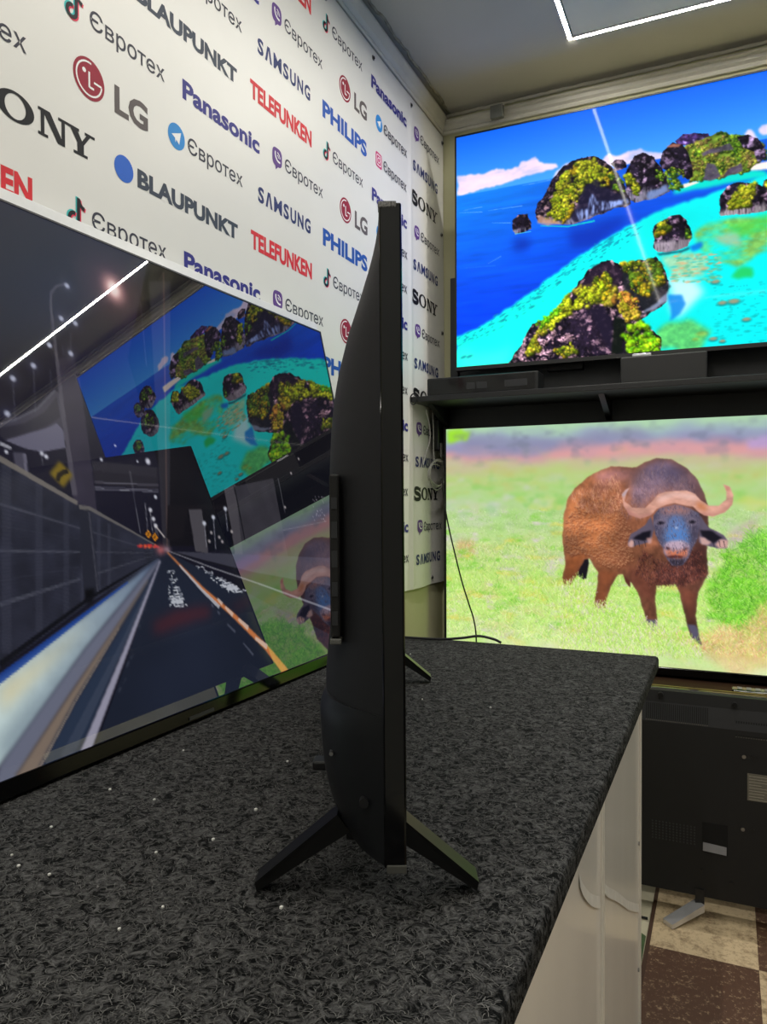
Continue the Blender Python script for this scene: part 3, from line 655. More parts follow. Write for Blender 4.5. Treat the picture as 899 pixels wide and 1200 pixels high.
def w_euro(ic, y, zb):
    """shop name with a messenger icon; y = left end of the lettering"""
    stick('printed_logo', ICON[ic](y-0.034, zb+0.016, 0.050))
    stick('printed_word', [text_piece(EURO, y, y+0.186, zb, 0.030, 'euro', 0.006)])
def w_text(word, y0, y1, zb, cap, c, off): stick('printed_word', [text_piece(word, y0, y1, zb, cap, c, off)])
def w_lg(y, zb):
    cy, cz, r = y+0.036, zb+0.026, 0.0345
    stick('printed_logo', [disc(cy, cz, r, 'lgred', 0, n=36), ribbon(arc(cy, cz, r*0.80, 80, 355, 26), r*0.09, 'white', 1), ribbon([(cy+r*0.80, cz-r*0.04), (cy+r*0.30, cz-r*0.04)], r*0.10, 'white', 1),
          ribbon([(cy, cz+r*0.36), (cy, cz-r*0.42)], r*0.11, 'white', 1), ribbon([(cy, cz-r*0.38), (cy+r*0.30, cz-r*0.38)], r*0.11, 'white', 1), disc(cy-r*0.32, cz+r*0.30, r*0.12, 'white', 1, n=12)])
    stick('printed_word', [text_piece('LG', y+0.094, y+0.178, zb-0.002, 0.049, 'lg', 0.034)])
def w_sony(y0, zb, wd=0.245, cap=0.043):
    """slab-serif lettering, drawn stroke by stroke"""
    pc = []; st = 0.013; h = cap; sl = 0.006
    # S
    q = smoothpath([(0.046, 0.78), (0.032, 0.94), (0.014, 0.93), (0.006, 0.76), (0.014, 0.60), (0.034, 0.47), (0.047, 0.30), (0.042, 0.10), (0.024, 0.04), (0.010, 0.10), (0.002, 0.26)], 4)
    pc.append(ribbon(np.c_[y0+q[:, 0], zb+q[:, 1]*h], 0.0100+0.0045*np.sin(np.linspace(0, math.pi, len(q))), 'sony'))
    pc += [polyp([(y0+0.043, zb+0.66*h), (y0+0.050, zb+0.66*h), (y0+0.050, zb+1.0*h), (y0+0.044, zb+1.0*h)], 'sony'), polyp([(y0-0.002, zb), (y0+0.004, zb), (y0+0.005, zb+0.36*h), (y0-0.002, zb+0.36*h)], 'sony')]
    # O
    a = np.linspace(0, 2*math.pi, 33); oy, oz = y0+0.091, zb+h/2
    V = np.vstack([np.c_[oy+0.034*np.cos(a), oz+0.53*h*np.sin(a)], np.c_[oy+0.0185*np.cos(a), oz+0.43*h*np.sin(a)]])
    pc.append((V, [(i, i+1, i+34, i+33) for i in range(32)], 'sony', 0))
    # N
    x = y0+0.132
    R_ = lambda a_, b_, c_, d_: polyp([(x+a_, zb+b_), (x+c_, zb+b_), (x+c_, zb+d_), (x+a_, zb+d_)], 'sony')
    pc += [R_(0.005, 0, 0.012, h), R_(0, 0, 0.019, sl*0.8), R_(0, h-sl*0.8, 0.020, h), R_(0.0455, 0, 0.0525, h), R_(0.039, h-sl*0.8, 0.059, h), polyp([(x+0.006, zb+h), (x+0.023, zb+h), (x+0.0525, zb), (x+0.038, zb)], 'sony')]
    # Y
    x = y0+0.190
    pc += [R_(0.020, 0, 0.034, 0.48*h), R_(0.012, 0, 0.042, sl*0.8), R_(-0.004, h-sl*0.8, 0.024, h), R_(0.036, h-sl*0.8, 0.058, h), polyp([(x+0.002, zb+h), (x+0.018, zb+h), (x+0.034, zb+0.46*h), (x+0.020, zb+0.46*h)], 'sony'), polyp([(x+0.043, zb+h), (x+0.051, zb+h), (x+0.034, zb+0.46*h), (x+0.026, zb+0.46*h)], 'sony')]
    stick('printed_word', pc)
def w_samsung(y, zb):
    # the two letters without their crossbars are drawn; the rest from the typeface
    h = 0.036; pc = []
    wds = [('S', 0.033), ('A', 0.037), ('M', 0.044), ('S', 0.033), ('U', 0.036), ('N', 0.037), ('G', 0.037)]; tot = sum(q for _, q in wds); x = y; sc = 0.243/tot
    for ch, wd in wds:
        wd *= sc
        if ch == 'A': pc.append(polyp([(x+0.003, zb), (x+0.011, zb), (x+wd/2, zb+h*0.76), (x+wd-0.011, zb), (x+wd-0.003, zb), (x+wd/2+0.005, zb+h), (x+wd/2-0.005, zb+h)], 'samsung'))
        else: pc.append(text_piece(ch, x+0.0035, x+wd-0.0035, zb, h, 'samsung', 0.02 if ch == 'M' else 0.035))
        x += wd
    stick('printed_word', pc)
PR = 0.1133
ROWS = [2.372-PR*i for i in range(15)]            # baselines
def cell(col, i, zb):
    k = i % 3
    if col == 'G': [lambda: w_euro('v', 2.452, zb), lambda: w_samsung(2.383, zb-0.003), lambda: w_sony(2.372, zb-0.004)][k]()
    if col == 'F': [lambda: w_text('Panasonic', 2.056, 2.330, zb, 0.039, 'pana', 0.036), lambda: w_euro('g', 2.146, zb+0.012), lambda: w_euro('i', 2.142, zb+0.010)][k]()
    if col == 'E': [lambda: w_euro('t', 1.808, zb+0.012), lambda: w_lg(1.846, zb-0.006), lambda: w_text('PHILIPS', 1.752, 2.022, zb-0.003, 0.046, 'philips', 0.042)][k]()
    if col == 'D': [lambda: w_text('TELEFUNKEN', 1.422, 1.694, zb+0.002, 0.042, 'tele', 0.043), lambda: w_euro('v', 1.566, zb+0.006), lambda: w_samsung(1.448, zb+0.004)][k]()
    if col == 'C':
        def bl():
            stick('printed_logo', [disc(1.028, zb+0.022, 0.0235, 'dot')]); w_text('BLAUPUNKT', 1.062, 1.372, zb+0.003, 0.034, 'blau', 0.046)
        [bl, lambda: w_text('Panasonic', 1.190, 1.458, zb, 0.039, 'pana', 0.036), lambda: w_euro('g', 1.205, zb+0.013)][k]()
    if col == 'B': [lambda: None, lambda: w_euro('t', 0.952, zb+0.004), lambda: w_lg(0.913, zb+0.002)][k]()
    if col == 'A': [lambda: w_sony(0.712, zb+0.004), lambda: w_text('TELEFUNKEN', 0.560, 0.832, zb+0.0, 0.042, 'tele', 0.043), lambda: w_euro('v', 0.638, zb+0.002)][k]()
    if col == 'Z': [lambda: w_text('PHILIPS', 0.20, 0.47, zb, 0.046, 'philips', 0.042), lambda: w_euro('t', 0.30, zb), lambda: w_samsung(0.22, zb)][k]()
for i, zb in enumerate(ROWS):
    for col in 'GFEDCBAZ':
        if zb < 0.85 or (col in 'BAZ' and zb < 1.45) or (col in 'EDC' and zb < 1.2): continue
        if col == 'G' and 1.40 < zb < 1.40: continue
        cell(col, i, zb)
# eyelets with the screws that hold the sheet
for (y_, z_) in [(NY1-0.012-0.3*i, 2.466) for i in range(11)]+[(NY1-0.02, 2.12), (NY1-0.02, 1.75), (NY1-0.02, 1.30), (2.555, 0.838), (2.25, 0.838), (1.95, 0.838)]:
    X = float(fold(y_, z_)); a = np.linspace(0, 2*math.pi, 16, endpoint=False)
    e_ = MB().tube(np.c_[np.full(16, X+0.001), y_+0.0065*np.cos(a), z_+0.0065*np.sin(a)]-BL, 0.0018, 6, closed=True).build('eyelet', M_screw, banner)
    MB().cyl(np.array((X, y_, z_))-BL, np.array((X+0.005, y_, z_))-BL, 0.0042, 10).build('screw', M_black, e_)

# ------------------------------------------------------------------ painter for the pictures shown on the screens
def fbm(W, H, cx, cy, octv, seed, gain=0.5):
    """smooth value noise, cx by cy cells, in 0..1"""
    g = np.random.default_rng(seed); out = np.zeros((H, W)); amp = 1.0; tot = 0.0
    for o_ in range(octv):
        nx, ny = max(1, int(cx*2**o_)), max(1, int(cy*2**o_))
        if nx > W*1.2 and ny > H*1.2: break
        G = g.random((ny+2, nx+2)); X = np.linspace(0, nx, W, endpoint=False); Y = np.linspace(0, ny, H, endpoint=False)
        xi = X.astype(int); yi = Y.astype(int); fx = X-xi; fy = Y-yi; fx = fx*fx*(3-2*fx); fy = fy*fy*(3-2*fy)
        a = G[yi][:, xi]*(1-fx)+G[yi][:, xi+1]*fx; b_ = G[yi+1][:, xi]*(1-fx)+G[yi+1][:, xi+1]*fx
        out += amp*(a*(1-fy)[:, None]+b_*fy[:, None]); tot += amp; amp *= gain
    return out/tot
def blur(a, r):
    r = int(r)
    if r < 1: return a
    for _ in range(2):
        for ax in (0, 1):
            p = [(0, 0)]*a.ndim; p[ax] = (r+1, r); c = np.cumsum(np.pad(a, p, mode='edge'), axis=ax)
            n = a.shape[ax]; sl0 = [slice(None)]*a.ndim; sl1 = list(sl0); sl0[ax] = slice(2*r+1, 2*r+1+n); sl1[ax] = slice(0, n)
            a = (c[tuple(sl0)]-c[tuple(sl1)])/(2*r+1)
    return a
class Painter:
    def __init__(s, W, H, to_uv, seed):
        s.W, s.H, s.to_uv = W, H, to_uv; s.a = np.zeros((H, W, 3)); s.g = np.random.default_rng(seed)
        s.yy, s.xx = np.mgrid[0:H, 0:W].astype(float); s.seed = seed
    def P(s, pts, z=None):
        """photo pixels (optionally given in an enlarged crop z = (ox, oy, scale)) -> raster coordinates"""
        out = []
        for x, y in pts:
            if z: x, y = z[0]+x/z[2], z[1]+y/z[2]
            u, v = s.to_uv(x, y); out.append((u*(s.W-1), v*(s.H-1)))
        return np.array(out)
    def mask(s, P, rough=0.0, rs=30, soft=0, seed=0):
        xx, yy = s.xx, s.yy
        m_ = int(rough*2+2); x0, y0 = np.maximum(np.floor(P.min(0)).astype(int)-m_, 0); x1 = min(int(P[:, 0].max())+m_+1, s.W); y1 = min(int(P[:, 1].max())+m_+1, s.H)
        out = np.zeros((s.H, s.W))
        if x1 <= x0 or y1 <= y0: return out
        X = xx[y0:y1, x0:x1]; Y = yy[y0:y1, x0:x1]
        if rough:
            X = X+(s.warp(rs, seed, 0)[y0:y1, x0:x1]-0.5)*4*rough; Y = Y+(s.warp(rs, seed, 1)[y0:y1, x0:x1]-0.5)*4*rough
        c = np.zeros(X.shape, bool); n = len(P)
        for i in range(n):
            ax, ay = P[i]; bx, by = P[(i+1) % n]
            if ay == by: continue
            k = (ay > Y) != (by > Y); c ^= k & (X < (bx-ax)*(Y-ay)/(by-ay)+ax)
        out[y0:y1, x0:x1] = c
        return blur(out, soft) if soft else out
    def warp(s, rs, seed, k):
        key = (10*round(rs/10)+5, seed % 3, k)
        if not hasattr(s, 'wc'): s.wc = {}
        if key not in s.wc: s.wc[key] = fbm(s.W, s.H, key[0], key[0]*s.H/s.W, 4, 11+7*key[1]+k)
        return s.wc[key]
    def put(s, m_, col):
        col = np.asarray(col, float); s.a = s.a*(1-m_[..., None])+col*m_[..., None]
    def dab(s, x, y, rx, ry, col, al=1.0, ang=0.0, hard=2.0):
        R = max(rx, ry)*1.6; x0, x1 = max(int(x-R), 0), min(int(x+R)+2, s.W); y0, y1 = max(int(y-R), 0), min(int(y+R)+2, s.H)
        if x1 <= x0 or y1 <= y0: return
        X = s.xx[y0:y1, x0:x1]-x; Y = s.yy[y0:y1, x0:x1]-y; c, q = math.cos(ang), math.sin(ang)
        d = ((X*c+Y*q)/rx)**2+((-X*q+Y*c)/ry)**2; k = (al*np.exp(-d**hard))[..., None]
        s.a[y0:y1, x0:x1] = s.a[y0:y1, x0:x1]*(1-k)+np.asarray(col, float)*k
    def dabs(s, pts, rx, ry, col, al=1.0, ang=0.0, z=None, hard=2.0):
        for x, y in s.P(pts, z): s.dab(x, y, rx, ry, col, al, ang, hard)
    def line(s, P, w0, w1, col, al=1.0, n=None):
        """polyline with width going from w0 to w1 raster units"""
        P = np.asarray(P, float); L = np.r_[0, np.cumsum(np.linalg.norm(np.diff(P, axis=0), axis=1))]
        tt = np.linspace(0, L[-1], int(L[-1])+2); Q = np.c_[np.interp(tt, L, P[:, 0]), np.interp(tt, L, P[:, 1])]; wd = np.interp(tt, [0, L[-1]], [w0, w1])
        T_ = np.gradient(Q, axis=0); T_ /= np.linalg.norm(T_, axis=1)[:, None]+1e-9; N = np.c_[-T_[:, 1], T_[:, 0]]*wd[:, None]/2
        s.put(s.mask(np.vstack([Q+N, (Q-N)[::-1]]))*al, col)
    def strokes(s, m_, n, length, cols, ang=(-1.9, -1.2), width=1, bend=0.5, mixin=0.0):
        """grass: many short curved strokes started inside a mask, drawn from far to near"""
        ys, xs = np.nonzero(m_ > 0.5)
        if len(ys) == 0: return
        k = s.g.integers(0, len(ys), n); k = k[np.argsort(ys[k])]; x = xs[k].astype(float); y = ys[k].astype(float)
        a = s.g.uniform(ang[0], ang[1], n); b_ = s.g.uniform(-bend, bend, n); L = length*(0.4+0.9*s.g.random(n))
        c = np.asarray(cols, float)[s.g.integers(0, len(cols), n)]*(1-mixin)+s.a[y.astype(int), x.astype(int)]*mixin+s.g.normal(0, 12, (n, 1))
        st = max(3, int(length*1.3))
        for i in range(st):
            t_ = i/(st-1); aa = a+b_*t_; x = x+np.cos(aa)*L/st; y = y+np.sin(aa)*L/st
            for dx in range(width):
                xi = np.clip((x+dx).astype(int), 0, s.W-1); yi = np.clip(y.astype(int), 0, s.H-1); s.a[yi, xi] = s.a[yi, xi]*0.25+c*(0.88+0.24*t_)*0.75
    def leafy(s, m_, n, r, cols, lightdir=(-0.5, -0.7)):
        """foliage clumps: overlapping round tufts, lit on one side"""
        ys, xs = np.nonzero(m_ > 0.5)
        if len(ys) == 0: return
        nf = s.warp(25, 1, 0); nq = s.warp(55, 2, 1); n = int(n*1.7); r = r*0.72
        k = s.g.integers(0, len(ys), n); k = k[np.argsort(ys[k]+s.g.normal(0, 6, n))]
        cl = s.g.integers(0, len(cols), 9)
        for i in k:
            x, y = xs[i], ys[i]; pat = nf[y, x]; fine = nq[y, x]
            if fine < 0.36: continue
            rr = r*(0.35+0.9*s.g.random()**1.5); c = np.asarray(cols[int(np.clip((pat-0.25)*2*len(cols)+s.g.normal(0, 0.8), 0, len(cols)-1))], float)*(0.62+1.25*(fine-0.2))*(0.8+0.4*s.g.random())
            s.dab(x-lightdir[0]*rr*0.7, y-lightdir[1]*rr*0.7, rr, rr*0.8, c*0.3, 0.75); s.dab(x, y, rr*0.85, rr*0.6, c, 0.9, s.g.random()*3, 1.2)
            if s.g.random() < 0.4: s.dab(x+lightdir[0]*rr*0.3, y+lightdir[1]*rr*0.3, rr*0.3, rr*0.25, np.minimum(c*1.3+10, 255), 0.7)
    def rock(s, P, seed, tone=(104, 86, 98), dark=(26, 20, 34), cliff=(165, 160, 185), cl=0.28, rough=3.0, sh=0.5):
        """limestone: dark craggy top, pale streaked foot, darker to the right"""
        m_ = s.mask(P, rough, 40, 0, seed); y0, y1 = P[:, 1].min(), P[:, 1].max(); x0, x1 = P[:, 0].min(), P[:, 0].max()
        n1 = fbm(s.W, s.H, 60, 34, 4, seed, 0.6); n2 = fbm(s.W, s.H, 150, 20, 3, seed+1, 0.6); n3 = fbm(s.W, s.H, 14, 9, 3, seed+2); n4 = fbm(s.W, s.H, 110, 62, 3, seed+3, 0.7); n4 = np.clip((n4-0.5)*1.7+0.5, 0, 1)
        rg = 1-np.abs(2*n1-1); k = np.clip((rg-0.55)*3, 0, 1)*np.clip(0.35+n3*1.1, 0, 1)
        c = np.asarray(dark)+(np.asarray(tone)*1.22-np.asarray(dark))*np.clip(1-k*1.5, 0, 1)[..., None]
        c = c*(0.35+1.35*n4)[..., None]
        vv = (s.yy-y0)/(y1-y0+1); uu = (s.xx-x0)/(x1-x0+1)
        q = np.clip((vv-(1-cl)+(n2-0.5)*0.35)*7, 0, 1)*np.clip(1.5-1.0*np.abs(n2-0.45)*4, 0, 1)
        c = c*(1-q[..., None])+np.asarray(cliff)*(0.35+0.9*n2)[..., None]*q[..., None]
        c = c*(1-sh*np.clip(uu-0.35+0.5*(n3-0.5), 0, 1))[..., None]
        s.put(m_, c); return m_
    def done(s): return blur(s.a, 1)[::2, ::2] if False else 0.25*(s.a[0::2, 0::2]+s.a[1::2, 0::2]+s.a[0::2, 1::2]+s.a[1::2, 1::2])

# ---- islands
def paint_islands():
    W, H = 1200, 668
    def uv(px, py):
        p = onplane(px, py, (0, 1, 0), (0, IY, 0)); return (p[0]-IX0)/(IX1-IX0), (IZ1-p[2])/(IZ1-IZ0)
    s = Painter(W, H, uv, 3); z1 = (530, 140, 4.495); z2 = (700, 80, 4.5176); z3 = (530, 280, 4.495); z4 = (700, 200, 4.5176); z5 = (520, 80, 2.372)
    P = s.P
    h0, h1 = P([(536.7, 230.1), (890, 164)])
    hor = h0[1]+(h1[1]-h0[1])*(s.xx-h0[0])/(h1[0]-h0[0])
    t = np.clip(s.yy/hor, 0, 1)[..., None]
    sky = np.array((18, 98, 238))*(1-t)+np.array((66, 158, 250))*t; s.a[:] = sky
    n = fbm(W, H, 16, 22, 5, 5)
    for pts, z, al in (([(28, 290), (80, 290), (150, 285), (210, 275), (300, 255), (355, 250), (370, 225), (440, 205), (460, 225), (540, 230), (550, 248), (500, 262), (400, 300), (300, 335), (28, 400)], z1, 1.0), ([(560, 260), (600, 235), (640, 240), (600, 300), (540, 300)], z1, 0.8), ([(20, 490), (80, 452), (150, 450), (240, 428), (265, 445), (340, 450), (340, 500), (60, 530)], z2, 0.95), ([(770, 350), (800, 330), (830, 330), (850, 365), (800, 370)], z2, 0.9), ([(862, 330), (880, 305), (920, 300), (990, 320), (1000, 350), (870, 350)], z2, 0.9)):
        m_ = s.mask(P(pts, z), 5, 35, 2, 21)*al*np.clip(0.45+1.0*n, 0, 1); s.put(m_, np.array((236, 214, 244))*(0.84+0.25*n)[..., None])
    for (u, v, r) in ((0.79, 0.30, 30), (0.85, 0.31, 26), (0.92, 0.33, 22), (0.73, 0.285, 24)): s.dab(u*W, v*H, r*1.6, r*0.45, (220, 205, 235), 0.6)
    sea = (s.yy > hor).astype(float); dd = np.clip((s.yy-hor)/(0.5*H), 0, 1)
    n1 = fbm(W, H, 10, 50, 4, 31)
    c = np.array((22, 122, 234))*(1-dd)[..., None]+np.array((4, 66, 238))*dd[..., None]; c = c*(0.86+0.28*n1)[..., None]
    rt = np.clip((s.xx/W-0.10)/0.3, 0, 1)[..., None]; c = c*(1-0.45*rt)+np.array((8, 46, 190))*0.45*rt
    s.put(blur(sea, 1), c)
    for pts in ([(40, 492), (160, 487)], [(190, 480), (370, 455)], [(210, 545), (310, 545)], [(60, 480), (160, 460)], [(370, 350), (520, 318)]): s.line(P(pts, z1), 1, 2.5, (120, 180, 245), 0.55)
    s.line(P([(190, 130), (260, 90)], z3), 1, 2, (110, 170, 250), 0.6); s.line(P([(40, 155), (230, 140)], z3), 1, 3, (40, 120, 245), 0.5)
    # shadows of rocks on deep water
    for pts, z in (([(320, 0), (415, 0), (410, 60), (330, 70)], z3), ([(610, 590), (900, 520), (900, 560), (760, 660), (640, 674)], z1)): s.put(s.mask(P(pts, z), 3, 20, 12, 5)*0.6, (12, 34, 150))
    # lagoon
    bd = [(27, 518), (140, 465), (240, 400), (340, 330), (440, 265), (540, 180), (640, 110), (720, 60), (800, 5)]
    bd2 = [(0, 385), (100, 330), (220, 265), (330, 210), (450, 170), (560, 135), (680, 95), (780, 60), (899, 20)]
    L = np.vstack([P(bd, z3), P(bd2, z4), [(0.74*W, 0.395*H), (0.82*W, 0.42*H), (0.90*W, 0.50*H), (0.96*W, 0.56*H), (1.01*W, 0.60*H), (1.01*W, 0.66*H), (0.86*W, 0.66*H), (0.93*W, 0.86*H), (0.99*W, 1.01*H), (-5, H+5)]])
    m_ = s.mask(L, 3, 60, 3, 8); n2 = fbm(W, H, 8, 6, 4, 41); n3 = fbm(W, H, 90, 60, 3, 42)
    tq = np.clip(s.xx/W*1.2-0.1, 0, 1)[..., None]
    c = np.array((22, 252, 232))*(1-tq)+np.array((4, 224, 240))*tq; c = c*(0.9+0.16*n2)[..., None]; s.put(m_, c)
    # bright beach edge bottom left, pale sand
    s.put(s.mask(P([(27, 560), (150, 600), (320, 560), (300, 660), (27, 680)], z3), 6, 20, 16, 3)*0.45, (90, 255, 225))
    # reef freckles along the drop-off
    for q in range(230):
        k = s.g.random(); Lb = np.vstack([P(bd, z3), P(bd2[:3], z4)]); i = int(k*(len(Lb)-1)); f = k*(len(Lb)-1)-i; p = Lb[i]*(1-f)+Lb[i+1]*f
        p = p+np.array([s.g.normal(8, 10), abs(s.g.normal(0, 1))*16+1]); s.dab(p[0], p[1], 2+7*s.g.random(), 1+2*s.g.random(), (10, 140, 170), 0.6, -0.45)
    for pts in ([(450, 308), (265, 430), (60, 622), (92, 618), (420, 358), (560, 232)],): s.dabs(pts, 10, 4, (16, 130, 150), 0.7, -0.3, z3)
    # reef flats
    reef = s.mask(P([(520, 330), (560, 270), (640, 250), (899, 232), (1080, 240), (1150, 330), (1000, 420), (830, 440), (740, 500), (640, 470), (560, 420)], z4), 8, 25, 5, 14)
    rr = fbm(W, H, 26, 30, 5, 51); s.put(reef*np.clip(rr*2.2-0.45, 0, 1), np.array((126, 196, 96))*(0.75+0.4*n3)[..., None])
    s.put(s.mask(P([(660, 290), (899, 240), (899, 330), (760, 350)], z4), 8, 25, 6, 15)*0.6, (70, 205, 70)); s.put(s.mask(P([(620, 350), (760, 345), (770, 400), (650, 395)], z4), 8, 25, 5, 16)*0.6, (196, 178, 140))
    s.put(s.mask(P([(700, 560), (760, 510), (830, 515), (830, 570), (740, 580)], z4), 6, 30, 4, 17)*0.8, (40, 190, 70))
    sand = s.mask(P([(330, 450), (500, 430), (600, 470), (560, 560), (400, 560)], z4), 8, 25, 6, 18); s.put(sand*0.75, np.array((196, 200, 150))*(0.8+0.35*n3)[..., None])
    s.put(s.mask(P([(370, 560), (520, 585), (580, 640), (500, 720), (420, 790), (380, 700)], z4), 6, 20, 10, 19)*0.9, (206, 240, 246))
    for q in range(150):
        p = P([(400+s.g.random()*260, 440+s.g.random()*150)], z4)[0]; s.dab(p[0], p[1], 3+8*s.g.random(), 1.5+2.5*s.g.random(), [(232, 160, 110), (90, 170, 130), (150, 190, 140), (40, 190, 190)][s.g.integers(0, 4)], 0.6)
    for q in range(120):
        p = P([(620+s.g.random()*330, 590+s.g.random()*320)], z4)[0]; s.dab(p[0], p[1], 2+7*s.g.random(), 1+2.5*s.g.random(), (10, 170, 170), 0.45)
    for (x, y, r) in ((663, 698, 9), (723, 690, 11), (790, 785, 8), (625, 587, 8), (614, 888, 8), (663, 900, 6), (553, 862, 11), (520, 890, 7)):
        p = P([(x, y)], z4)[0]; s.dab(p[0], p[1]+3, r*1.5, r*0.7, (20, 120, 120), 0.8); s.dab(p[0], p[1], r*1.2, r*0.55, (150, 150, 120), 0.95)
    s.put(s.mask(P([(485, 400), (555, 378), (560, 400), (510, 425)], z4), 2, 30, 3, 20)*0.9, (10, 110, 215)); s.put(s.mask(P([(375, 660), (450, 662), (475, 700), (440, 760), (390, 795)], z4), 3, 30, 3, 22)*0.9, (20, 130, 220))
    s.put(s.mask(P([(330, 850), (480, 780), (600, 850), (560, 930), (330, 950)], z4), 8, 22, 6, 23)*0.75, np.array((120, 200, 80))*(0.7+0.5*n3)[..., None])
    # cove water and beaches behind
    s.put(s.mask(P([(640, 340), (700, 312), (860, 280), (899, 285), (899, 300), (720, 335), (640, 352)], z5), 2, 20, 4, 24), (10, 215, 200)); s.put(s.mask(P([(850, 268), (899, 258), (960, 250), (960, 276), (850, 284)], z5), 1, 20, 2, 25), (250, 232, 224))
    G1 = [(172, 178, 34), (120, 140, 22), (206, 200, 50), (84, 104, 20), (190, 160, 30)]; G2 = [(96, 140, 30), (60, 100, 24), (140, 180, 40), (40, 74, 20)]
    # far group: purple ridge, dark crags, green slopes
    s.rock(P([(412, 392), (450, 352), (520, 345), (592, 345), (610, 372), (520, 410), (430, 410)], z2), 60, cl=0.05, tone=(112, 92, 150), dark=(60, 40, 90), rough=2)
    gs = s.mask(P([(455, 420), (520, 390), (600, 358), (650, 332), (700, 356), (760, 352), (830, 360), (870, 400), (892, 450), (895, 480), (840, 505), (800, 555), (740, 562), (670, 578), (600, 592), (490, 605), (500, 540), (470, 470)], z2), 2, 40, 0, 62)
    s.put(gs, np.array((112, 140, 46))*(0.55+0.8*n3)[..., None]); s.leafy(gs, 700, 6, G2+[(150, 150, 50), (170, 180, 60), (150, 130, 70)])
    s.rock(P([(328, 500), (345, 440), (400, 398), (450, 402), (482, 450), (505, 530), (505, 572), (480, 592), (440, 560), (340, 530)], z2), 61, cl=0.05, tone=(96, 78, 104), rough=2)
    s.rock(P([(742, 362), (800, 350), (850, 368), (888, 430), (896, 480), (850, 500), (830, 440), (780, 420)], z2), 65, cl=0.1, tone=(120, 100, 130), rough=2)
    for pts, sd in (([(555, 450), (620, 420), (700, 395), (722, 432), (640, 442), (560, 465)], 66), ([(560, 590), (585, 500), (620, 510), (655, 575), (600, 598)], 77), ([(665, 575), (690, 540), (760, 500), (770, 545), (730, 565)], 78), ([(360, 420), (400, 398), (445, 402), (430, 420)], 79)): s.put(s.mask(P(pts, z2), 2, 50, 1, sd)*0.85, np.array((84, 72, 104) if sd != 79 else (176, 112, 92))*(0.6+0.7*n3)[..., None])
    s.leafy(s.mask(P([(350, 560), (400, 525), (450, 545), (455, 625), (400, 650), (365, 620)], z2), 3, 40, 0, 68), 110, 6, G2+G1[:2]); s.put(s.mask(P([(455, 615), (520, 600), (540, 606), (460, 635)], z2), 1, 40, 1, 1), (240, 226, 214))
    s.rock(P([(465, 268), (478, 254), (498, 256), (508, 275), (480, 285)], z5), 63, cl=0.1)
    # big left rock and its neighbour
    R2b = P([(500, 300), (515, 270), (530, 245), (555, 235), (580, 240), (600, 270), (620, 300), (628, 345), (600, 360), (560, 370), (530, 375), (515, 360)], z5)
    s.rock(R2b, 64, tone=(116, 96, 120), cl=0.3); s.leafy(s.mask(P([(500, 300), (520, 290), (545, 330), (540, 350), (510, 340)], z5), 4, 30), 90, 7, G1); s.leafy(s.mask(P([(590, 275), (615, 300), (610, 320), (590, 300)], z5), 3, 30), 30, 5, G2)
    s.put(s.mask(P([(566, 345), (620, 325), (627, 345), (570, 366)], z5), 4, 60, 2, 66)*0.65, (120, 150, 215))
    R2 = P([(255, 400), (262, 380), (285, 345), (300, 310), (320, 285), (345, 265), (385, 250), (420, 245), (450, 258), (480, 290), (500, 320), (515, 350), (520, 375), (500, 385), (470, 390), (440, 405), (400, 420), (345, 435), (290, 432), (262, 428)], z5)
    s.rock(R2, 67, tone=(122, 96, 104), cl=0.2, sh=0.6)
    s.leafy(s.mask(P([(285, 415), (300, 360), (330, 300), (370, 268), (420, 252), (470, 285), (480, 330), (440, 320), (390, 330), (360, 400), (330, 425)], z5), 8, 26, 0, 68), 620, 8, G1)
    s.put(s.mask(P([(395, 330), (430, 310), (470, 345), (510, 360), (515, 378), (440, 400), (365, 428), (350, 410), (370, 390), (380, 350)], z5), 4, 34, 2, 69)*0.85, (26, 24, 50))
    n5 = fbm(W, H, 200, 30, 3, 70); s.put(s.mask(P([(370, 400), (395, 385), (415, 345), (430, 370), (480, 368), (512, 362), (515, 375), (440, 398), (375, 424)], z5), 4, 40, 2, 71)*np.clip(n5*2-0.4, 0, 1), (150, 172, 236))
    s.put(s.mask(P([(262, 410), (300, 418), (330, 432), (290, 436), (262, 428)], z5), 3, 40, 2, 72)*0.8, (196, 150, 130)); s.leafy(s.mask(P([(455, 290), (495, 320), (500, 345), (470, 335)], z5), 4, 30), 60, 7, G2)
    s.line(P([(270, 438), (345, 440), (420, 424)], z5), 2, 5, (20, 205, 200), 0.8)
    s.rock(P([(315, 570), (320, 530), (350, 505), (395, 500), (415, 540), (420, 580), (385, 595), (330, 602)], z1), 73, cl=0.3, tone=(110, 84, 96)); s.line(P([(330, 604), (415, 590)], z1), 2, 2, (70, 190, 220), 0.8)
    # middle rock and the one at the right
    s.rock(P([(298, 330), (310, 290), (350, 262), (400, 240), (440, 235), (475, 260), (495, 300), (495, 370), (480, 400), (430, 420), (330, 435), (305, 410)], z4), 74, tone=(124, 98, 120), cl=0.38, cliff=(196, 180, 196)); s.leafy(s.mask(P([(300, 325), (320, 290), (370, 262), (395, 300), (360, 330), (310, 345)], z4), 4, 30), 130, 7, G1); s.leafy(s.mask(P([(470, 300), (495, 310), (492, 355), (472, 350)], z4), 3, 30), 26, 6, G2)
    s.put(s.mask(P([(315, 436), (430, 425), (485, 402), (490, 412), (440, 432), (330, 446)], z4), 2, 40, 2, 75)*0.8, (20, 40, 60))
    R5 = P([(648, 180), (660, 130), (690, 85), (740, 65), (800, 60), (850, 65), (880, 80), (890, 50), (930, 28), (975, 60), (985, 150), (960, 205), (880, 215), (800, 230), (660, 240), (645, 215)], z4)
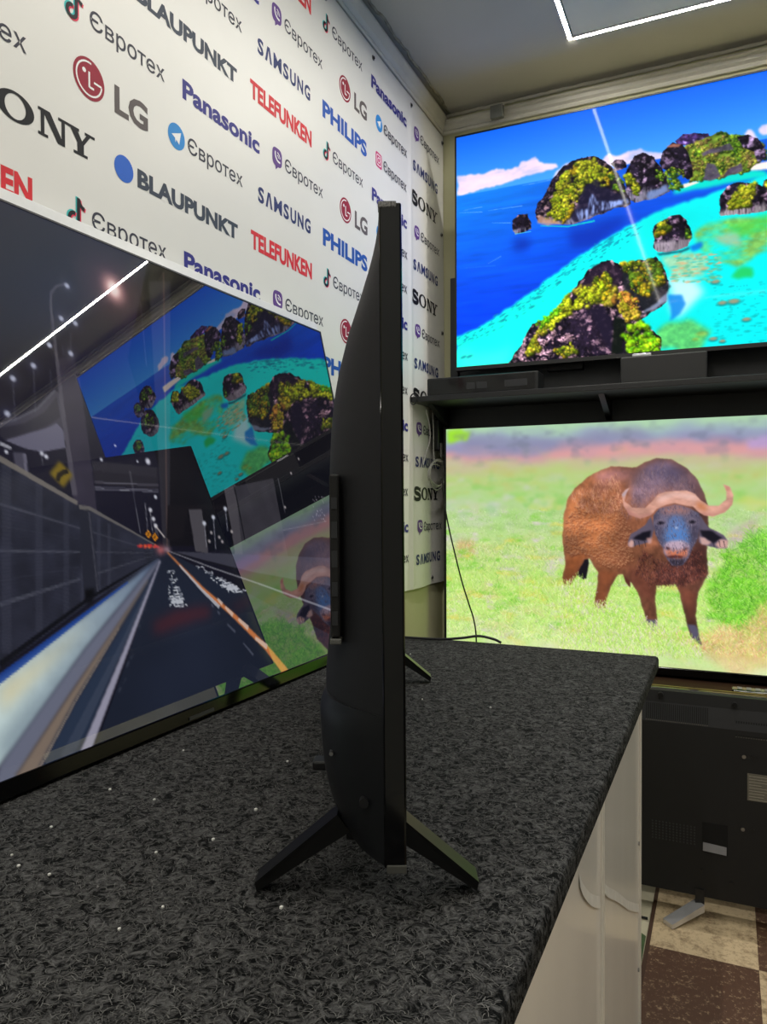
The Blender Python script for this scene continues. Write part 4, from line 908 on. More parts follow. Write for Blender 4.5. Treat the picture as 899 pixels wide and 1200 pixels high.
    s.rock(R5, 76, tone=(126, 100, 124), cl=0.32, cliff=(205, 190, 200)); s.leafy(s.mask(P([(690, 190), (720, 120), (760, 75), (830, 70), (820, 140), (790, 195), (730, 200)], z4), 5, 30), 260, 7, G1); s.leafy(s.mask(P([(880, 60), (930, 35), (970, 80), (900, 110)], z4), 4, 30), 70, 7, G1)
    # the far right third
    for (u, v, ru, rv, sd) in ((0.80, 0.47, 0.034, 0.075, 81), (0.87, 0.555, 0.022, 0.045, 82), (0.775, 0.335, 0.030, 0.060, 83), (0.82, 0.37, 0.022, 0.040, 84)):
        a = np.linspace(0, 2*math.pi, 16, endpoint=False); s.rock(np.c_[(u+ru*np.cos(a))*W, (v+rv*np.sin(a))*H], sd, cl=0.3); s.leafy(s.mask(np.c_[(u+0.6*ru*np.cos(a))*W, (v-0.25*rv+0.5*rv*np.sin(a))*H], 3, 30), 50, 6, G2)
    # foreground rock
    R6 = P([(178, 824), (210, 780), (245, 710), (290, 690), (330, 650), (380, 590), (400, 560), (440, 535), (470, 533), (500, 545), (540, 530), (590, 525), (615, 560), (630, 610), (615, 650), (560, 690), (545, 705), (565, 720), (600, 745), (607, 775), (600, 800), (400, 830), (178, 850)], z5)
    m6 = s.rock(R6, 91, tone=(150, 116, 128), cl=0.02, sh=0.35, rough=4)
    s.leafy(s.mask(P([(230, 775), (270, 720), (300, 690), (345, 640), (390, 600), (440, 580), (480, 600), (470, 650), (400, 650), (340, 690), (300, 700), (260, 770)], z5), 8, 24, 0, 92), 420, 9, [(190, 200, 30), (216, 216, 40), (150, 176, 26), (210, 190, 60)])
    s.put(s.mask(P([(385, 600), (420, 545), (470, 540), (505, 580), (480, 610), (440, 620)], z5), 5, 30, 2, 93)*0.8, (40, 28, 46)); s.leafy(s.mask(P([(395, 640), (425, 580), (455, 560), (470, 610), (440, 650)], z5), 6, 30), 110, 8, G1)
    s.put(s.mask(P([(355, 690), (390, 650), (430, 645), (460, 690), (475, 740), (470, 790), (420, 790), (390, 770), (350, 730)], z5), 5, 26, 2, 94)*0.35, (60, 44, 72)); s.put(s.mask(P([(410, 665), (445, 660), (472, 720), (468, 775), (430, 740)], z5), 5, 26, 3, 95)*0.85, (30, 24, 44))
    s.put(s.mask(P([(500, 560), (560, 545), (600, 570), (628, 610), (610, 650), (560, 690), (540, 660), (500, 620)], z5), 5, 30, 2, 96)*0.8, (30, 34, 40)); s.leafy(s.mask(P([(490, 540), (560, 535), (605, 540), (620, 590), (560, 640), (530, 620), (520, 580)], z5), 6, 30), 260, 9, G1+[(86, 120, 30)])
    s.put(s.mask(P([(560, 680), (620, 650), (625, 620), (590, 650), (545, 690)], z5), 3, 50, 2, 97)*0.8, (150, 160, 190)); s.leafy(s.mask(P([(470, 640), (505, 615), (540, 650), (540, 690), (500, 700)], z5), 5, 30), 120, 9, [(214, 176, 60), (196, 190, 40), (224, 150, 60)])
    s.put(s.mask(P([(475, 690), (505, 700), (500, 790), (470, 795)], z5), 4, 30, 2, 98)*0.9, (14, 22, 16)); s.leafy(s.mask(P([(500, 720), (545, 700), (600, 750), (600, 790), (510, 800)], z5), 6, 30), 170, 10, [(130, 200, 20), (170, 215, 30), (90, 170, 20)])
    s.leafy(s.mask(P([(310, 785), (350, 760), (370, 790), (340, 806)], z5), 5, 30), 40, 8, G1); s.leafy(s.mask(P([(225, 790), (260, 750), (275, 780), (240, 800)], z5), 5, 30), 60, 8, G1); s.leafy(s.mask(P([(285, 700), (330, 655), (400, 600), (450, 590), (430, 640), (350, 680), (300, 720)], z5), 6, 30), 200, 8, [(206, 220, 40), (226, 226, 50), (180, 206, 30)]); s.leafy(s.mask(P([(255, 705), (300, 680), (345, 640), (330, 670), (270, 720)], z5), 6, 30), 40, 7, [(90, 190, 20), (130, 200, 30)])
    return s.done()

# ---- buffalo
def paint_buffalo():
    W, H = 1200, 676
    def uv(px, py):
        p = onplane(px, py, (0, 1, 0), (0, BY, 0)); return (p[0]-BX0)/(BX1-BX0), (BZ1-p[2])/(BZ1-BZ0)
    s = Painter(W, H, uv, 5); z6 = (510, 470, 2.311); zh = (720, 520, 5.619); zb = (640, 520, 6.0); P = s.P
    v = s.yy/H; nb = fbm(W, H, 14, 26, 4, 3); nc = fbm(W, H, 6, 12, 4, 4); nd = fbm(W, H, 40, 50, 4, 6)
    vw = v+(nb-0.5)*0.07
    keys = np.array([0, 0.05, 0.09, 0.13, 0.17, 0.22, 0.30, 0.42, 0.55, 0.70, 0.85, 1.0])
    cols = np.array([(176, 214, 176), (158, 176, 190), (150, 150, 186), (206, 158, 164), (198, 190, 150), (186, 208, 130), (178, 214, 138), (190, 220, 150), (196, 222, 140), (194, 232, 120), (204, 236, 140), (226, 240, 190)], float)
    for i in range(3): s.a[..., i] = np.interp(vw, keys, cols[:, i])
    s.put(np.clip(nc*3-1.75, 0, 1)*np.clip(v*4-0.6, 0, 1)*0.6, (205, 196, 214)); s.put(np.clip(fbm(W, H, 7, 14, 4, 8)*3-1.7, 0, 1)*np.clip(v*4-0.7, 0, 1)*0.7, (150, 222, 96)); s.put(np.clip(fbm(W, H, 9, 16, 4, 9)*3.2-2.0, 0, 1)*np.clip(v*4-0.6, 0, 1)*0.7, (222, 186, 140))
    s.put(s.mask(P([(330, 115), (480, 112), (700, 100), (899, 110), (1100, 110), (1100, 140), (700, 138), (440, 150), (300, 150)], z6), 6, 20, 8, 2)*0.8, (226, 160, 160)); s.put(s.mask(P([(80, 90), (250, 100), (360, 110), (420, 90), (560, 70), (600, 100), (330, 135), (200, 140), (80, 130)], z6), 8, 20, 10, 7)*0.7, (140, 140, 172)); s.put(s.mask(P([(30, 82), (95, 82), (90, 105), (30, 120)], z6), 6, 30, 4, 1)*0.9, (160, 232, 40))
    s.put(s.mask(P([(840, 105), (899, 92), (1000, 100), (1000, 130), (850, 130)], z6), 3, 20, 5, 1)*0.8, (186, 160, 214)); s.put(s.mask(P([(720, 100), (840, 95), (840, 115), (720, 110)], z6), 4, 20, 8, 1)*0.5, (120, 120, 160))
    s.put(s.mask(P([(790, 350), (870, 310), (880, 350), (800, 390)], z6), 5, 20, 9, 1)*0.6, (196, 160, 176)); s.put(s.mask(P([(60, 380), (110, 380), (110, 420), (60, 430)], z6), 5, 20, 9, 1)*0.7, (222, 160, 120))
    # patches of colour in the meadow: lavender scrub, fresh green, dry straw
    pm = fbm(W, H, 22, 34, 4, 15); pq = fbm(W, H, 26, 40, 4, 16); pr_ = fbm(W, H, 18, 28, 4, 17); dp = np.clip(v*4-0.75, 0, 1)
    s.put(np.clip(pm*5-3.0, 0, 1)*dp*0.75, (128, 206, 66)); s.put(np.clip(pq*5-3.1, 0, 1)*dp*0.7, (222, 206, 214)); s.put(np.clip(pr_*5-3.1, 0, 1)*dp*0.7, (226, 214, 96)); s.put(np.clip(0.42-pm, 0, 1)*2.5*dp*np.clip(1.3-v, 0, 1), (150, 190, 110))
    up = ((v > 0.36) & (v < 0.60)).astype(float); s.strokes(up, 5000, 9, [(196, 222, 140), (160, 206, 110), (224, 232, 190), (206, 190, 206), (130, 186, 84)], mixin=0.55, ang=(-2.6, -0.5))
    lo = (v > 0.52).astype(float); s.strokes(lo, 11000, 17, [(180, 226, 90), (214, 240, 130), (130, 200, 60), (232, 242, 190), (222, 214, 200), (196, 200, 120), (242, 236, 150), (96, 160, 60)], ang=(-2.7, -0.4), mixin=0.45)
    lo = (v > 0.68).astype(float); s.strokes(lo, 2600, 30, [(200, 240, 110), (236, 246, 190), (150, 216, 70), (240, 228, 160)], ang=(-2.8, -0.3), bend=1.0, mixin=0.35)
    bush = s.mask(P([(735, 500), (760, 470), (790, 420), (840, 385), (899, 350), (1300, 330), (1300, 640), (899, 640), (800, 620), (745, 600)], z6), 26, 16, 5, 33); s.put(bush*0.7*np.clip(nd*2.4-0.3, 0, 1), np.array((104, 196, 40))*(0.6+0.7*nd)[..., None]); s.strokes(bush, 5200, 20, [(120, 214, 40), (160, 236, 70), (70, 160, 30), (190, 240, 130), (50, 120, 30)], ang=(-2.8, -0.3), mixin=0.25)
    dry = s.mask(P([(640, 620), (740, 640), (820, 600), (899, 560), (1300, 590), (1300, 745), (780, 720), (700, 690)], z6), 20, 18, 10, 34); s.put(dry*0.6, np.array((240, 196, 140))*(0.8+0.35*nd)[..., None]); s.strokes(dry, 2600, 22, [(246, 206, 120), (232, 160, 150), (250, 226, 170), (214, 140, 100), (180, 210, 80)], ang=(-2.7, -0.4), mixin=0.3)
    fr = (v > 0.93).astype(float); s.a = s.a*(1-0.6*fr[..., None])+blur(s.a, 9)*0.6*fr[..., None]; s.a = np.where((v < 0.36)[..., None], blur(s.a, 4), s.a)
    tb = fbm(W, H, 34, 30, 4, 71); tc_ = fbm(W, H, 24, 26, 4, 72); tp = np.clip(1-np.abs(v-0.08)*9, 0, 1); s.put(blur(np.clip(tb*5-2.7, 0, 1)*tp, 3)*0.6, (122, 128, 150)); s.put(blur(np.clip(tc_*5-2.9, 0, 1)*np.clip(1-np.abs(v-0.24)*6, 0, 1), 4)*0.6, (196, 190, 110)); s.put(blur(np.clip(tb*5-3.0, 0, 1)*np.clip(1-np.abs(v-0.33)*5, 0, 1), 3)*0.6, (126, 200, 92)); s.put(blur(np.clip(2.1-tc_*5, 0, 1)*np.clip(1-np.abs(v-0.30)*5, 0, 1), 4)*0.5, (210, 206, 226))
    # body
    B_ = P([(350, 500), (345, 478), (354, 440), (345, 380), (348, 310), (360, 262), (390, 225), (430, 195), (475, 178), (545, 180), (570, 165), (600, 155), (640, 158), (680, 180), (705, 205), (725, 240), (738, 280), (740, 340), (735, 420), (738, 470), (712, 520), (705, 580), (712, 630), (722, 662), (694, 640), (682, 600), (662, 520), (650, 495), (600, 500), (596, 540), (602, 590), (596, 615), (575, 605), (566, 570), (552, 525), (530, 490), (508, 468), (495, 470), (475, 505), (465, 535), (462, 560), (436, 560), (432, 540), (440, 500), (442, 462), (418, 425), (404, 428), (385, 470), (365, 500)], z6)
    # legs behind, dark gaps
    s.put(s.mask(P([(385, 440), (415, 420), (418, 440), (408, 485), (395, 478), (382, 470)], z6), 1, 40, 1, 1), (26, 22, 30)); s.put(s.mask(P([(505, 455), (530, 470), (528, 505), (515, 490)], z6), 1, 40, 1, 1), (90, 48, 40))
    m_ = s.mask(B_, 1.2, 60, 1, 41); uu = s.xx; xs0 = B_[:, 0].min(); xs1 = B_[:, 0].max(); ys0 = B_[:, 1].min(); ys1 = B_[:, 1].max()
    a_ = ((uu-xs0)/(xs1-xs0))[..., None]; b_ = ((s.yy-ys0)/(ys1-ys0))[..., None]
    c = np.array((196, 122, 78))*(1-a_)+np.array((116, 72, 60))*a_; c = c*(1.08-0.42*b_)
    hair = fbm(W, H, 160, 60, 3, 44); c = c*(0.74+0.5*hair)[..., None]; s.put(m_, c)
    def inm(pts, soft, col, al, z=z6): s.put(s.mask(P(pts, z), 3, 30, soft, 45)*m_*al, col)
    inm([(540, 185), (600, 152), (650, 155), (710, 205), (735, 280), (700, 260), (640, 235), (580, 260), (545, 300), (520, 240)], 14, (122, 104, 128), 0.8); inm([(560, 185), (620, 162), (680, 190), (660, 215), (590, 210)], 10, (96, 90, 126), 0.6)
    inm([(430, 200), (480, 178), (545, 182), (520, 215), (450, 230)], 10, (176, 126, 136), 0.65); inm([(420, 225), (470, 205), (480, 240), (430, 260)], 10, (140, 92, 84), 0.5)
    inm([(350, 300), (380, 260), (440, 250), (490, 280), (500, 380), (480, 440), (430, 430), (400, 410), (370, 420), (350, 380)], 16, (206, 126, 76), 0.55); inm([(640, 165), (735, 260), (742, 340), (735, 430), (700, 300), (690, 230)], 9, (92, 62, 60), 0.6)
    inm([(505, 200), (540, 300), (525, 420), (500, 460), (490, 380), (500, 280)], 10, (138, 84, 62), 0.5); inm([(600, 460), (735, 380), (738, 470), (650, 500), (600, 500)], 9, (72, 42, 40), 0.85); inm([(520, 440), (570, 470), (600, 500), (596, 540), (560, 530), (530, 490)], 8, (112, 62, 50), 0.7)
    inm([(345, 430), (420, 410), (405, 428), (385, 470), (350, 500)], 7, (148, 80, 44), 0.7); inm([(440, 455), (500, 465), (470, 510), (460, 562), (432, 560)], 6, (150, 82, 50), 0.7); inm([(650, 495), (712, 520), (705, 580), (690, 600), (668, 530)], 6, (122, 66, 50), 0.6); inm([(478, 490), (505, 466), (470, 530)], 5, (90, 48, 36), 0.7)
    # dried mud on the flank
    fl = s.mask(P([(350, 320), (400, 260), (500, 250), (530, 330), (540, 430), (500, 460), (430, 430), (400, 410), (365, 425), (350, 400)], z6), 6, 30, 6, 46); ys_, xs_ = np.nonzero(fl > 0.5); kk = s.g.integers(0, len(ys_), 2400)
    for i in kk:
        t_ = s.g.random(); x, y = xs_[i], ys_[i]; den = s.warp(15, 0, 1)[y, x]*0.6+0.55*(y-B_[:, 1].min())/(B_[:, 1].max()-B_[:, 1].min())
        if s.g.random() > (den-0.25)*2.2: continue
        q_ = s.g.random()*3; s.dab(x+1, y+2.5, 1.6+1.5*t_, 2.0, (96, 46, 30), 0.55, q_, 1); s.dab(x, y, 0.9+1.5*t_, 0.9+0.8*s.g.random(), (244-34*t_, 186-34*t_, 136-24*t_), 0.8, q_, 1)
    mz = s.mask(P([(360, 260), (500, 190), (520, 260), (480, 300), (430, 300)], z6), 12, 20, 6, 47)*m_; s.strokes(mz, 600, 14, [(214, 150, 120), (150, 92, 76), (226, 166, 130), (176, 112, 90)], ang=(1.2, 1.9))
    hz = s.mask(P([(500, 300), (520, 220), (560, 185), (620, 165), (690, 195), (730, 260), (640, 240), (560, 300)], z6), 14, 20, 4, 48)*m_; s.strokes(hz, 900, 18, [(110, 92, 104), (140, 112, 116), (88, 76, 98), (160, 122, 112)], ang=(1.1, 2.0), mixin=0.55); cz = s.mask(P([(560, 400), (640, 440), (720, 400), (738, 470), (660, 500), (590, 500), (540, 460)], z6), 4, 30, 4, 49)*m_; s.strokes(cz, 1200, 10, [(120, 66, 54), (64, 36, 36), (150, 88, 74), (44, 26, 30)], ang=(1.0, 2.2))
    tv = fbm(W, H, 16, 14, 4, 88); s.put(m_*0.35, blur(s.a, 3)); s.a = s.a*(1-m_[..., None])+s.a*(0.62+0.76*tv)[..., None]*m_[..., None]
    edge = m_*(1-blur(m_, 14)); s.put(edge*0.5, (84, 54, 50))
    # hooves
    for pts in ([(572, 590), (600, 592), (598, 622), (578, 616)], [(684, 604), (706, 606), (722, 662), (696, 640)]): s.put(s.mask(P(pts, z6), 2, 40, 2, 50)*0.8, (90, 92, 122))
    # ears
    for pts, dk, pk in (([(245, 478), (200, 540), (110, 600), (88, 640), (90, 672), (120, 680), (170, 662), (240, 650), (262, 560)], [(120, 625), (180, 585), (245, 570), (240, 630), (190, 640)], [(88, 650), (110, 630), (135, 650), (125, 680), (95, 678)]), ([(555, 470), (620, 545), (720, 600), (748, 640), (742, 685), (680, 690), (610, 672), (560, 650)], [(565, 570), (640, 575), (710, 620), (650, 655), (580, 610)], [(665, 660), (700, 630), (745, 640), (740, 685), (690, 690)])):
        s.put(s.mask(P(pts, zh), 1.5, 50, 1, 51), (96, 86, 104)); s.put(s.mask(P(dk, zh), 1.5, 50, 2, 52)*0.95, (20, 18, 28)); s.put(s.mask(P(pk, zh), 2, 60, 2, 53)*0.85, (228, 176, 164))
    s.put(s.mask(P([(560, 610), (600, 620), (640, 650), (620, 672), (575, 660)], zh), 2, 60, 2, 53)*0.8, (228, 180, 170)); s.put(s.mask(P([(215, 620), (250, 610), (248, 655), (225, 655)], zh), 2, 60, 2, 53)*0.7, (226, 170, 160))
    for x in (650, 690, 720, 130, 160, 200): p = P([(x, 640), (x+8, 680)], zh); s.line(p, 2.5, 1.5, (40, 36, 46), 0.7)
    # face
    Fc = P([(262, 470), (300, 425), (400, 400), (500, 425), (557, 460), (562, 540), (552, 620), (515, 690), (495, 740), (455, 800), (380, 800), (335, 740), (318, 680), (275, 610), (258, 540)], zh)
    fm = s.mask(Fc, 1, 50, 1, 54); s.put(fm, np.array((96, 92, 116))*(0.75+0.5*nd)[..., None])
    def fin(pts, soft, col, al): s.put(s.mask(P(pts, zh), 1, 40, soft, 55)*al, col)
    fin([(290, 430), (400, 395), (520, 430), (480, 470), (330, 470)], 8, (176, 124, 116), 0.8); fin([(375, 480), (440, 480), (480, 560), (510, 620), (470, 660), (360, 660), (320, 620), (350, 560)], 8, (84, 134, 204), 0.85); fin([(395, 480), (425, 480), (440, 560), (380, 560)], 6, (110, 118, 160), 0.6)
    fin([(262, 470), (300, 480), (300, 600), (330, 700), (285, 620), (258, 540)], 7, (70, 64, 84), 0.8); fin([(520, 470), (560, 470), (555, 610), (515, 690), (500, 620)], 7, (66, 58, 74), 0.8)
    for x, y in ((306, 522), (515, 516)): fin([(x-42, y-20), (x, y-34), (x+40, y-16), (x+36, y+16), (x, y+22), (x-36, y+10)], 5, (130, 116, 134), 0.8); fin([(x-28, y-4), (x, y-12), (x+30, y-2), (x+8, y+12), (x-20, y+8)], 2, (22, 20, 32), 0.95)
    fin([(335, 660), (370, 638), (450, 636), (495, 660), (490, 720), (460, 740), (360, 740), (330, 720)], 3, (196, 168, 186), 0.95); fin([(335, 690), (380, 700), (440, 700), (490, 685), (480, 745), (420, 760), (350, 745)], 4, (206, 116, 82), 0.9); fin([(345, 676), (372, 690), (360, 702), (342, 692)], 2, (60, 36, 44), 0.9); fin([(448, 696), (482, 674), (480, 694), (456, 706)], 2, (60, 36, 44), 0.9)
    fin([(335, 745), (400, 735), (470, 742), (440, 752), (370, 754)], 2, (70, 30, 30), 0.9); fin([(350, 757), (410, 765), (470, 757), (450, 800), (385, 800)], 4, (44, 36, 44), 0.9); fin([(402, 548), (420, 548), (418, 558), (404, 558)], 2, (225, 230, 245), 0.9); fin([(420, 642), (460, 646), (440, 652)], 2, (240, 226, 236), 0.6)
    s.dabs([(406, 660)], 22, 5, (226, 210, 226), 0.7)
    # horns with the boss
    hn = [(50, 335), (72, 305), (102, 288), (80, 325), (70, 378), (120, 420), (200, 425), (245, 385), (290, 335), (340, 316), (400, 312), (470, 308), (530, 332), (570, 372), (620, 408), (690, 408), (735, 370), (740, 320), (716, 266), (762, 285), (787, 340), (776, 400), (730, 450), (650, 480), (590, 470), (545, 440), (520, 415), (470, 408), (400, 392), (340, 404), (285, 428), (240, 472), (170, 492), (100, 465), (62, 410)]
    hm = s.mask(P(hn, zh), 0.8, 50, 1, 56); s.put(hm, np.array((216, 160, 142))*(0.78+0.45*nd)[..., None])
    def hin(pts, soft, col, al): s.put(s.mask(P(pts, zh), 2, 40, soft, 57)*hm*al, col)
    hin([(280, 360), (400, 320), (540, 350), (560, 385), (400, 345), (300, 385)], 6, (238, 200, 194), 0.8); hin([(62, 400), (110, 450), (170, 478), (240, 455), (240, 480), (160, 500), (80, 470)], 5, (164, 106, 100), 0.7); hin([(560, 440), (650, 470), (740, 430), (790, 350), (800, 420), (700, 500), (600, 490)], 5, (176, 116, 106), 0.7); hin([(540, 380), (620, 420), (600, 450), (545, 425)], 5, (206, 120, 66), 0.6); hin([(45, 340), (100, 285), (85, 330), (62, 350)], 3, (180, 170, 190), 0.8); hin([(716, 266), (750, 280), (760, 310), (735, 320)], 4, (170, 104, 90), 0.7)
    s.strokes(fm*(1-hm), 500, 7, [(120, 110, 130), (70, 66, 90)], ang=(1.2, 1.9))
    # grass in front of the feet
    g_ = s.mask(P([(340, 500), (400, 480), (440, 520), (470, 545), (560, 590), (620, 610), (720, 650), (720, 700), (340, 690)], z6), 6, 30, 3, 58)*(1-m_*0.9); s.strokes(g_, 3200, 16, [(190, 228, 100), (214, 240, 140), (160, 214, 80), (226, 210, 200)], ang=(-2.3, -0.8)); ft = s.mask(P([(345, 490), (372, 490), (372, 510), (345, 510)], z6))+s.mask(P([(430, 548), (470, 548), (470, 575), (430, 575)], z6))+s.mask(P([(570, 604), (606, 604), (606, 630), (570, 630)], z6)); s.strokes(np.clip(ft, 0, 1), 260, 11, [(190, 228, 100), (214, 240, 140), (210, 190, 180)])
    s.put(np.clip((v-0.93)*12, 0, 1)*0.35, (236, 244, 196))
    return s.done()

# ---- night highway
def paint_road():
    W, H = 1280, 720
    n_ = np.array((math.cos(LEAN)*math.cos(YAW), math.cos(LEAN)*math.sin(YAW), math.sin(LEAN))); p0 = np.array((-0.7625, 1.0, CT+0.0035)); zd = np.array((-math.sin(LEAN), 0, math.cos(LEAN)))
    def uv(px, py):
        p = onplane(px, py, n_, p0); return (p[1]-1.0-ly0)/(ly1-ly0), (lz1-(p-p0)@zd)/(lz1-lz0)
    s = Painter(W, H, uv, 9); P = s.P; a1 = (0, 300, 4.495); a2 = (0, 500, 4.495); a4 = (0, 650, 4.286); a5 = (180, 640, 4.281); a6 = (180, 480, 4.281); a3 = (100, 560, 4.495)
    nz = fbm(W, H, 60, 34, 3, 2); ng = fbm(W, H, 8, 6, 3, 3); v = s.yy/H
    s.a[:] = np.array((36, 34, 54))*(1-v)[..., None]+np.array((16, 16, 28))*v[..., None]; s.a *= (0.9+0.2*ng)[..., None]
    # overhead deck, upper right
    s.put(s.mask(P([(175, 300), (390, 300), (390, 600), (300, 640), (215, 640), (195, 640), (190, 560), (150, 420)])), (18, 17, 24)); s.put(s.mask(P([(0, 200), (140, 240), (120, 420), (80, 430), (0, 330)]), 0, 1, 30)*0.3, (40, 38, 60))
    s.put(s.mask(P([(175, 330), (200, 330), (199, 640), (191, 640)]))*0.8, (52, 50, 58)); s.line(P([(192, 320), (196, 640)]), 4, 2, (120, 92, 84), 0.55); s.line(P([(165, 355), (172, 430)]), 2, 2, (130, 130, 150), 0.3)
    # curved viaduct at the left
    s.put(s.mask(P([(0, 880), (100, 850), (200, 800), (290, 705), (312, 720), (330, 850), (345, 1010), (220, 1032), (130, 1012), (30, 970), (0, 940)], a1)), (64, 62, 76)); s.put(s.mask(P([(30, 970), (150, 935), (250, 905), (300, 880), (335, 920), (345, 1010), (220, 1032), (130, 1012)], a1)), (104, 102, 122)); s.put(s.mask(P([(0, 905), (130, 880), (240, 820), (300, 740), (318, 850), (240, 900), (30, 968), (0, 945)], a1)), (48, 46, 58)); s.line(P([(0, 885), (100, 852), (200, 802), (292, 706)], a1), 3, 3, (96, 94, 106), 0.8)
    s.put(s.mask(P([(70, 1035), (135, 1035), (145, 1150), (90, 1150)], a1)), (74, 72, 88)); s.line(P([(132, 1040), (142, 1150)], a1), 5, 5, (120, 118, 136), 0.7); s.line(P([(0, 985), (60, 1012)], a1), 5, 4, (190, 190, 200), 0.8)
    # slab column and lamp post
    s.put(s.mask(P([(310, 540), (390, 530), (420, 640), (465, 960), (505, 1280), (520, 1440), (400, 1400), (370, 1100), (330, 800)], a1)), np.array((54, 50, 66))*(0.9+0.2*nz)[..., None]); s.line(P([(345, 150), (300, 160), (270, 195), (268, 260), (285, 400), (330, 800), (375, 1120), (395, 1260)], a1), 3, 9, (88, 84, 96), 0.85)
    # distant deck in the middle
    s.put(s.mask(P([(485, 180), (830, 215), (835, 330), (500, 300)], a2)), (40, 38, 48)); s.put(s.mask(P([(500, 325), (835, 340), (835, 345), (500, 330)], a2)), (120, 120, 132))
    for k in range(34): x = 490+k*10; s.line(P([(x, 178+k*1.1), (x, 230+k*1.1)], a2), 1, 1, (90, 90, 100), 0.5)
    for y in (292, 318): s.line(P([(500, y), (835, y+16)], a2), 2, 2, (110, 108, 122), 0.7)
    # poles and lamps
    for (x, y, yb, x2) in ((355, 158, 185, 345), (325, 330, 345, 318), (398, 355, 320, 396), (262, 470, 490, 255), (375, 515, 400, 374), (178, 578, 820, 188), (70, 645, 870, 82), (40, 830, 855, 48), (268, 600, 700, 272), (332, 470, 520, 334)):
        s.line(P([(x, y), (x2, yb)], a1), 1.5, 1.5, (110, 110, 122), 0.5)
        if y not in (600, 470): s.dab(*P([(x, y)], a1)[0], 4.5, 4, (225, 230, 250), 0.9); s.dab(*P([(x, y)], a1)[0], 11, 10, (120, 124, 150), 0.25, 0, 1)
    s.dab(*P([(262, 470)], a1)[0], 4.5, 4, (225, 230, 250), 0.9)
    q = P([(600, 175)], a1)[0]; s.dab(*q, 46, 40, (150, 90, 90), 0.55, 0, 0.8); s.dab(*q, 20, 20, (255, 196, 190), 1.0, 0.6, 1.2); s.dab(*q, 11, 12, (255, 236, 232), 1.0)
    for (x, y, r) in ((780, 183, 8), (820, 370, 5), (535, 173, 4), (35, 132, 4), (222, 142, 5), (245, 157, 5), (725, 183, 3), (608, 100, 3)): s.dab(*P([(x, y)], a2)[0], r*0.65, r*0.65, (230, 232, 245), 0.95)
    s.line(P([(685, 235), (740, 560)], a2), 2, 1.5, (110, 110, 120), 0.7); s.line(P([(222, 145), (226, 205)], a2), 1.5, 1.5, (100, 100, 110), 0.7)
    for (x, y, yb) in ((790, 435, 560), (806, 482, 570), (818, 518, 575), (765, 400, 560)): s.line(P([(x, y), (x+15, yb)], a2), 2, 1.2, (130, 130, 140), 0.8); s.dab(*P([(x+3, y+3)], a2)[0], 4, 3.5, (225, 225, 235), 0.95 if x != 765 else 0)
    for k in range(12): s.dab(*P([(822+k*4, 525+k*5)], a2)[0], 1.6, 1.4, (225, 215, 210), 0.8)
    # right hand pillars, lamps and parapet
    s.put(s.mask(P([(355, 400), (410, 375), (430, 540), (450, 740), (410, 735), (385, 560)], a6)), (74, 71, 78)); s.put(s.mask(P([(410, 385), (600, 345), (640, 560), (680, 770), (450, 745)], a6)), np.array((56, 54, 62))*(0.9+0.2*nz)[..., None]); s.line(P([(405, 385), (460, 660)], a6), 4, 3, (20, 20, 26), 0.9)
    s.put(s.mask(P([(600, 340), (890, 250), (890, 520), (640, 560)], a6)), (15, 16, 24)); s.put(s.mask(P([(640, 560), (890, 470), (890, 790), (680, 770)], a6)), (40, 38, 48)); s.line(P([(625, 345), (660, 520)], a6), 3, 2, (120, 120, 126), 0.6); s.line(P([(650, 605), (870, 560)], a6), 2, 2, (110, 108, 112), 0.6)
    s.put(s.mask(P([(175, 495), (240, 490), (275, 720), (210, 710)], a6)), (78, 75, 82)); s.put(s.mask(P([(275, 560), (360, 490), (400, 700), (280, 710)], a6)), (14, 16, 28)); s.put(s.mask(P([(70, 480), (360, 480), (350, 500), (170, 500), (150, 640), (90, 660), (66, 640)], a6)), (24, 22, 28))
    for (x, y, yb) in ((255, 570, 690), (300, 540, 700), (360, 497, 610)): s.line(P([(x, y), (x+12, yb)], a6), 2.5, 2, (140, 140, 152), 0.8); s.dab(*P([(x, y)], a6)[0], 5, 4, (215, 220, 235), 0.95)
    for (x, y) in ((290, 617), (392, 612), (280, 660), (330, 640), (345, 662), (660, 490), (728, 248), (690, 320)): s.dab(*P([(x, y)], a6)[0], 3.5, 3, (210, 200, 200), 0.8)
    for k in range(30): s.dab(*P([(800+60*s.g.random(), 430+130*s.g.random())], a6)[0], 2, 2, (190, 180, 190), 0.5)
    # road surface
    s.put(s.mask(P([(190, 648), (200, 648), (280, 690), (390, 745), (392, 800), (240, 900), (90, 960), (110, 880), (150, 770)])), np.array((32, 38, 54))*(0.85+0.3*ng)[..., None]); s.put(s.mask(P([(50, 1300), (420, 640), (420, 820), (180, 1300)], a4), 6, 10, 30)*0.35, (30, 28, 44)); s.put(s.mask(P([(80, 25), (890, 60), (890, 200), (500, 130), (220, 60)], a5)), (62, 62, 76)); s.line(P([(95, 28), (300, 85), (500, 135), (890, 235)], a5), 2, 4, (24, 24, 32), 0.8); s.line(P([(70, 22), (300, 110), (520, 185), (890, 320)], a5), 1.5, 5, (150, 150, 158), 0.8)
    # red patches
    s.put(s.mask(P([(0, 375), (120, 335), (290, 310), (285, 360), (120, 400), (0, 430)], a5), 4, 20, 8, 3)*0.75, (88, 36, 44)); s.put(s.mask(P([(385, 290), (480, 255), (500, 290), (400, 320)], a5), 4, 20, 8, 3)*0.5, (74, 32, 42))
    # noise barrier
    Bq = P([(0, 537.8), (91, 590), (104.6, 595), (187, 641), (190, 650), (187, 654), (102.7, 708), (-40, 812), (-120, 860), (-120, 480)]); s.put(s.mask(Bq), np.array((44, 46, 60))*(0.8+0.4*nz)[..., None])
    vp = np.array((189.0, 648.0))
